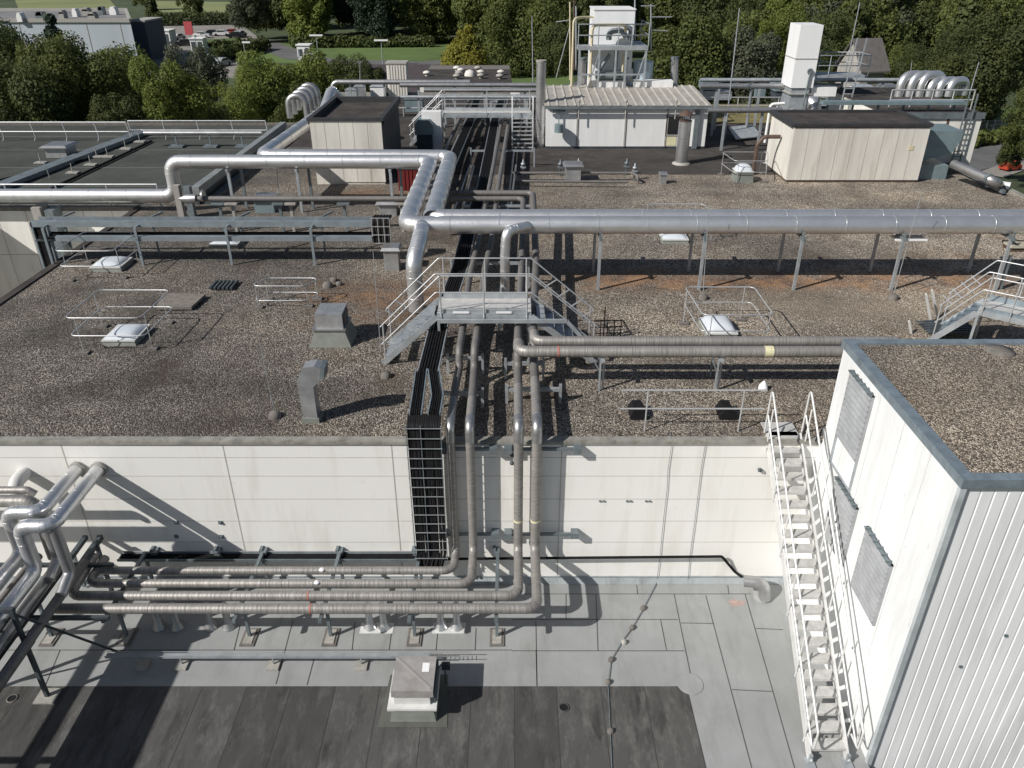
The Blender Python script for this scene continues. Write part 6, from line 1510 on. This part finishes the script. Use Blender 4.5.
def crown_data(kind,shape,seed,n,ls):
    key=(kind,shape,seed,n)
    if key not in proto:
        if shape=='round': bl=blobs_round(seed,20)+blobs_round(seed+50,22,.44,rmin=.05,rmax=.10)[1:]
        elif shape=='wide': bl=blobs_round(seed,24,.50,low=.15)+blobs_round(seed+50,30,.60,low=.12,rmin=.05,rmax=.11)[1:]
        elif shape=='cone': bl=blobs_round(seed,26,.33,1,low=.06,rmin=.10,rmax=.16)
        else: bl=[(0,0,.1+.085*k,.17*(1-k/11.5)+.015) for k in range(11)]+[(.2*(1-k/16)*cos(k*2.4),.2*(1-k/16)*sin(k*2.4),.08+.055*k,.085*(1-k/18)) for k in range(15)]
        me=crown_mesh('crown_leaves',seed*7+ord(kind),bl,n,ls); me.materials.append(LEAFM[kind]); proto[key]=me
    return proto[key]
NT=[0]
def tree(X,Y,h,w,kind,shape,label,n,ls,seed,group,trunkm=None,name='broadleaf_tree'):
    t=bpy.data.objects.new(name,None); COL.objects.link(t); t.location=(X,Y,GZ); 
    base={'round':.92,'wide':1.25,'cone':.70,'fir':.42}[shape]
    s=w/base
    t.rotation_euler=(0,0,random.uniform(0,6.28))
    tag(t,label,'tree',group)
    c=bpy.data.objects.new('crown',crown_data(kind,shape,seed,n,ls)); COL.objects.link(c); c.parent=t
    sz=max(s*1.1,h*.62); c.scale=(s,s,sz); c.location=(0,0,h-sz*.99)
    tr=trunk_obj(t,seed,trunkm or barkm); tr.scale=(h,h,h); NT[0]+=1
    return t
def tree_px(px,Y,ytop,wpx,kind,shape,label,n=16000,ls=.022,seed=1,group='trees close behind the factory',trunkm=None,name='broadleaf_tree'):
    q=atY(px,ytop,Y); dep=Y*cos(CT)+(CH-q.z)*sin(CT); w=wpx*dep/CF
    return tree(q.x,Y,q.z-GZ,w,kind,shape,label,n,ls,seed,group,trunkm,name)
# ones that can be told apart
tree_px(68,66,34,150,'m','wide','large birch like tree with pale stems in front of the pale warehouse',45600,.014,1,trunkm=birchm)
bt=bpy.data.objects['broadleaf_tree']
for k in range(6):
    a=-1.2-.35*k; mb=MB(); R_=2.2+.3*(k%3); H_=bt.location.z+9.5+1.2*(k%3); X_,Y_=bt.location.x,bt.location.y
    mb.tube([(X_+.3*cos(a),Y_+.3*sin(a),GZ),(X_+R_*.8*cos(a*1.0)+.6*k-1.5,Y_-1.8,GZ+5),(X_+R_*cos(a)+.9*k-2.2,Y_-3.0,H_+1.5)],[.16,.11,.03],6); o=mb.build('stem',birchm,bt)
tree_px(103,72,40,95,'m','round','mid green tree between the birch like tree and the bright round tree',16000,.02,41)
tree_px(16,74,26,120,'d','wide','dark broad tree filling the left edge behind the birch like tree',22000,.018,42)
tree_px(20,62,62,110,'d','round','dark tree at the left edge behind the felt roof railing',26600,.017,2)
tree_px(-6,80,20,80,'b','round','dark tree cut by the left frame edge',17100,.020,3)
tree_px(48,74,12,62,'b','fir','dark pine standing before the warehouse wall',17100,.027,4,name='pine_tree')
tree_px(112,60,92,70,'d','round','low dark bushy tree between birch and bright tree',17100,.021,5)
tree_px(163,62,63,74,'l','round','bright green round tree right of the birch like tree',26600,.019,6)
tree_px(186,78,42,64,'g','round','grey green willow like tree behind the bright round tree',17100,.020,7)
tree_px(232,70,68,80,'l','wide','bright green tree left of the bent silver pipe row',26600,.017,8)
tree_px(268,74,44,95,'l','round','tall bright green tree behind the bent silver pipe row',34200,.017,9)
tree_px(305,84,54,70,'l','round','bright green tree right of the tallest bright one',19000,.020,10)
tree_px(205,66,100,70,'m','round','low green tree in front of the bright group',15200,.021,11)
tree_px(300,68,84,70,'m','wide','low wide green tree behind the left penthouse',15200,.020,12)
tree_px(348,92,57,45,'d','round','small reddish dark tree behind the left penthouse',13300,.023,13)
tree_px(372,98,62,34,'d','round','small dark tree left of the hipped roof building',11400,.027,14)
tree_px(464,112,16,68,'y','cone','yellow green cone shaped tree behind the grey roofed hall',34200,.016,15)
tree_px(524,150,-12,90,'m','round','tall mid green tree right of the cone shaped tree',22800,.020,16)
tree_px(560,130,24,46,'d','round','dark tree behind the tall steel stack',17100,.023,17)
tree_px(700,92,6,112,'m','round','broad green tree right of the filter tower',34200,.017,18)
tree_px(752,90,22,86,'g','round','grey green tree right of the broad one',26600,.019,19)
tree_px(786,110,8,60,'l','round','lighter green tree behind the box tower',19000,.020,20)
tree_px(722,105,30,70,'g','wide','grey leafed tree low behind the rear pipes',17100,.020,21)
tree_px(860,125,2,80,'d','fir','dark fir right of the box tower',17100,.027,22,name='fir_tree')
tree_px(833,118,10,50,'d','round','dark tree touching the box tower platform',17100,.020,23)
tree_px(900,118,42,76,'m','wide','wide green tree above the silver bends',26600,.017,24)
tree_px(955,104,26,100,'d','wide','broad dark tree right of the silver bends',34200,.016,25)
tree_px(1005,96,10,110,'d','round','tall dark tree at the right frame edge',34200,.016,26)
tree_px(925,150,10,70,'m','round','mid green tree below the far white house',19000,.020,27)
tree_px(985,135,-8,90,'m','round','tall green tree behind the dark one at right',19000,.020,28)
tree_px(1040,70,90,60,'m','round','green bush tree cut by the right frame edge near the street',17100,.020,29)
tree_px(1016,74,140,26,'d','round','small shrub beside the orange red car',7600,.034,30,name='shrub')
# the wood behind: rows of trees with openings for lawn, car park and fields
random.seed(99)
kinds=['d','d','m','d','m','b','l','m','g','d']; words={'d':'dark green','m':'mid green','b':'blue green','l':'bright green','g':'grey green'}
def blocked(px,py):
    if 132<px<250 and py>18 and py<90: return True
    if px<150 and py>13: return True
    if 150<px<235 and 2<py<14: return True
    if 205<px<478 and 46<py<90: return True
    if 498<px<575 and 56<py<95: return True
    if 640<px<700 and 60<py<95: return True
    if 770<px<905 and py<16: return True
    if 875<px<925 and 8<py<36: return True
    if px<120 and py<14: return True
    return False
rows=[(92,12),(80,16),(70,18),(60,20),(51,26),(44,34),(37,36),(31,36),(25,36),(18,36),(12,36),(6,38)]
used=0
for py,cnt in rows:
    for k in range(cnt):
        px=(k+.5)/cnt*1150-60+random.uniform(-18,18); y=py+random.uniform(-2.5,2.5)
        if blocked(px,y): continue
        if py>75 and px<640: continue
        g=at(px,y,GZ); 
        if 196<px<500 and py<46: hh=random.uniform(14,19)
        else: hh=random.uniform(11,18)
        if py<20: hh*=.8
        kd=random.choice(kinds); shp=random.choice(['round','round','wide','fir' if kd in 'db' else 'round'])
        w=hh*({'round':.8,'wide':1.0,'fir':.5}[shp])*random.uniform(.9,1.15)
        far=py<40
        tree(g.x,g.y,hh,w,kd,shp,f'{words[kd]} tree in the wood beyond the factory',2600 if far else 5000,.06 if far else .045,random.choice([31,32,33]),f'{words[kd]} trees of the wood','')if False else tree(g.x,g.y,hh,w,kd,shp,f'{words[kd]} {"conifer" if shp=="fir" else "broad tree" if shp=="wide" else "tree"} in the wood beyond the factory',7000 if far else 11000,.036 if far else .028,random.choice([31,32,33]),f'{words[kd]} {shp} trees of the wood')
        used+=1
# hedge lines
def hedge(p0,p1,h,w,lab,kind='d'):
    a=at(*p0,GZ); b=at(*p1,GZ); L=(b-a).length; n=int(L*110); rg=np.random.RandomState(int(L*10)%1000)
    bl=[(a.x+(b.x-a.x)*k/ max(1,int(L/1.2)),a.y+(b.y-a.y)*k/max(1,int(L/1.2)),GZ+h*.5+.25*sin(k*1.7),h*.6) for k in range(int(L/1.2)+1)]
    o3=np.array([a.x,a.y,GZ]); bl=[(x-a.x,y-a.y,z-GZ,r) for x,y,z,r in bl]
    me=crown_mesh('hedge_leaves',5,bl,min(n,16000),.5); me.materials.append(LEAFM[kind]); o=bpy.data.objects.new('hedge',me); COL.objects.link(o); o.location=a; tag(o,lab,'hedge')
hedge((215,64),(265,50),2.6,2,'dark hedge right of the far car park')
hedge((296,48),(430,47),2.4,2,'long dark hedge along the back of the lawn')
hedge((160,26),(262,24),3.5,2,'hedge behind the far car park')
hedge((500,64),(575,64),3,2,'hedge behind the lawn right of the cone shaped tree')
hedge((196,50),(240,47),1.6,2,'low hedge on the car park verge')
hedge((945,152),(1000,142),1.4,1,'low shrubs along the street at right','m')

# ================================================================== LIGHT, SKY, CAMERA
w=bpy.data.worlds.new('World'); scene.world=w; w.use_nodes=True; nt=w.node_tree
sky=nt.nodes.new('ShaderNodeTexSky'); sky.sky_type='NISHITA'; sky.sun_disc=False
sd=V((1.1,.67,-1.0)).normalized()
elev=math.asin(-sd.z); az=math.atan2(-sd.x,-sd.y)
sky.sun_elevation=elev; sky.sun_rotation=az%(2*pi); sky.air_density=1.0; sky.dust_density=1.2; sky.altitude=50
bg=nt.nodes['Background']; bg.inputs[1].default_value=.048; nt.links.new(sky.outputs[0],bg.inputs[0])
sl=bpy.data.lights.new('sun','SUN'); sl.energy=4.1; sl.angle=radians(.5); sl.color=(1,.963,.915)
so=bpy.data.objects.new('sun',sl); COL.objects.link(so); so.rotation_euler=sd.to_track_quat('-Z','Y').to_euler(); so.location=(-20,-15,40)
cam=bpy.data.cameras.new('camera'); cam.sensor_width=36; cam.lens=36*CF/1024; cam.clip_end=5000; cam.clip_start=.1
co_=bpy.data.objects.new('camera',cam); COL.objects.link(co_); co_.location=(0,0,CH); co_.rotation_euler=(radians(90)-CT,0,0); scene.camera=co_
scene.view_settings.view_transform='Standard'; scene.view_settings.look='None'; scene.view_settings.gamma=1; scene.view_settings.exposure=0.29
scene.render.engine='CYCLES'
scene.render.resolution_x=1024; scene.render.resolution_y=768
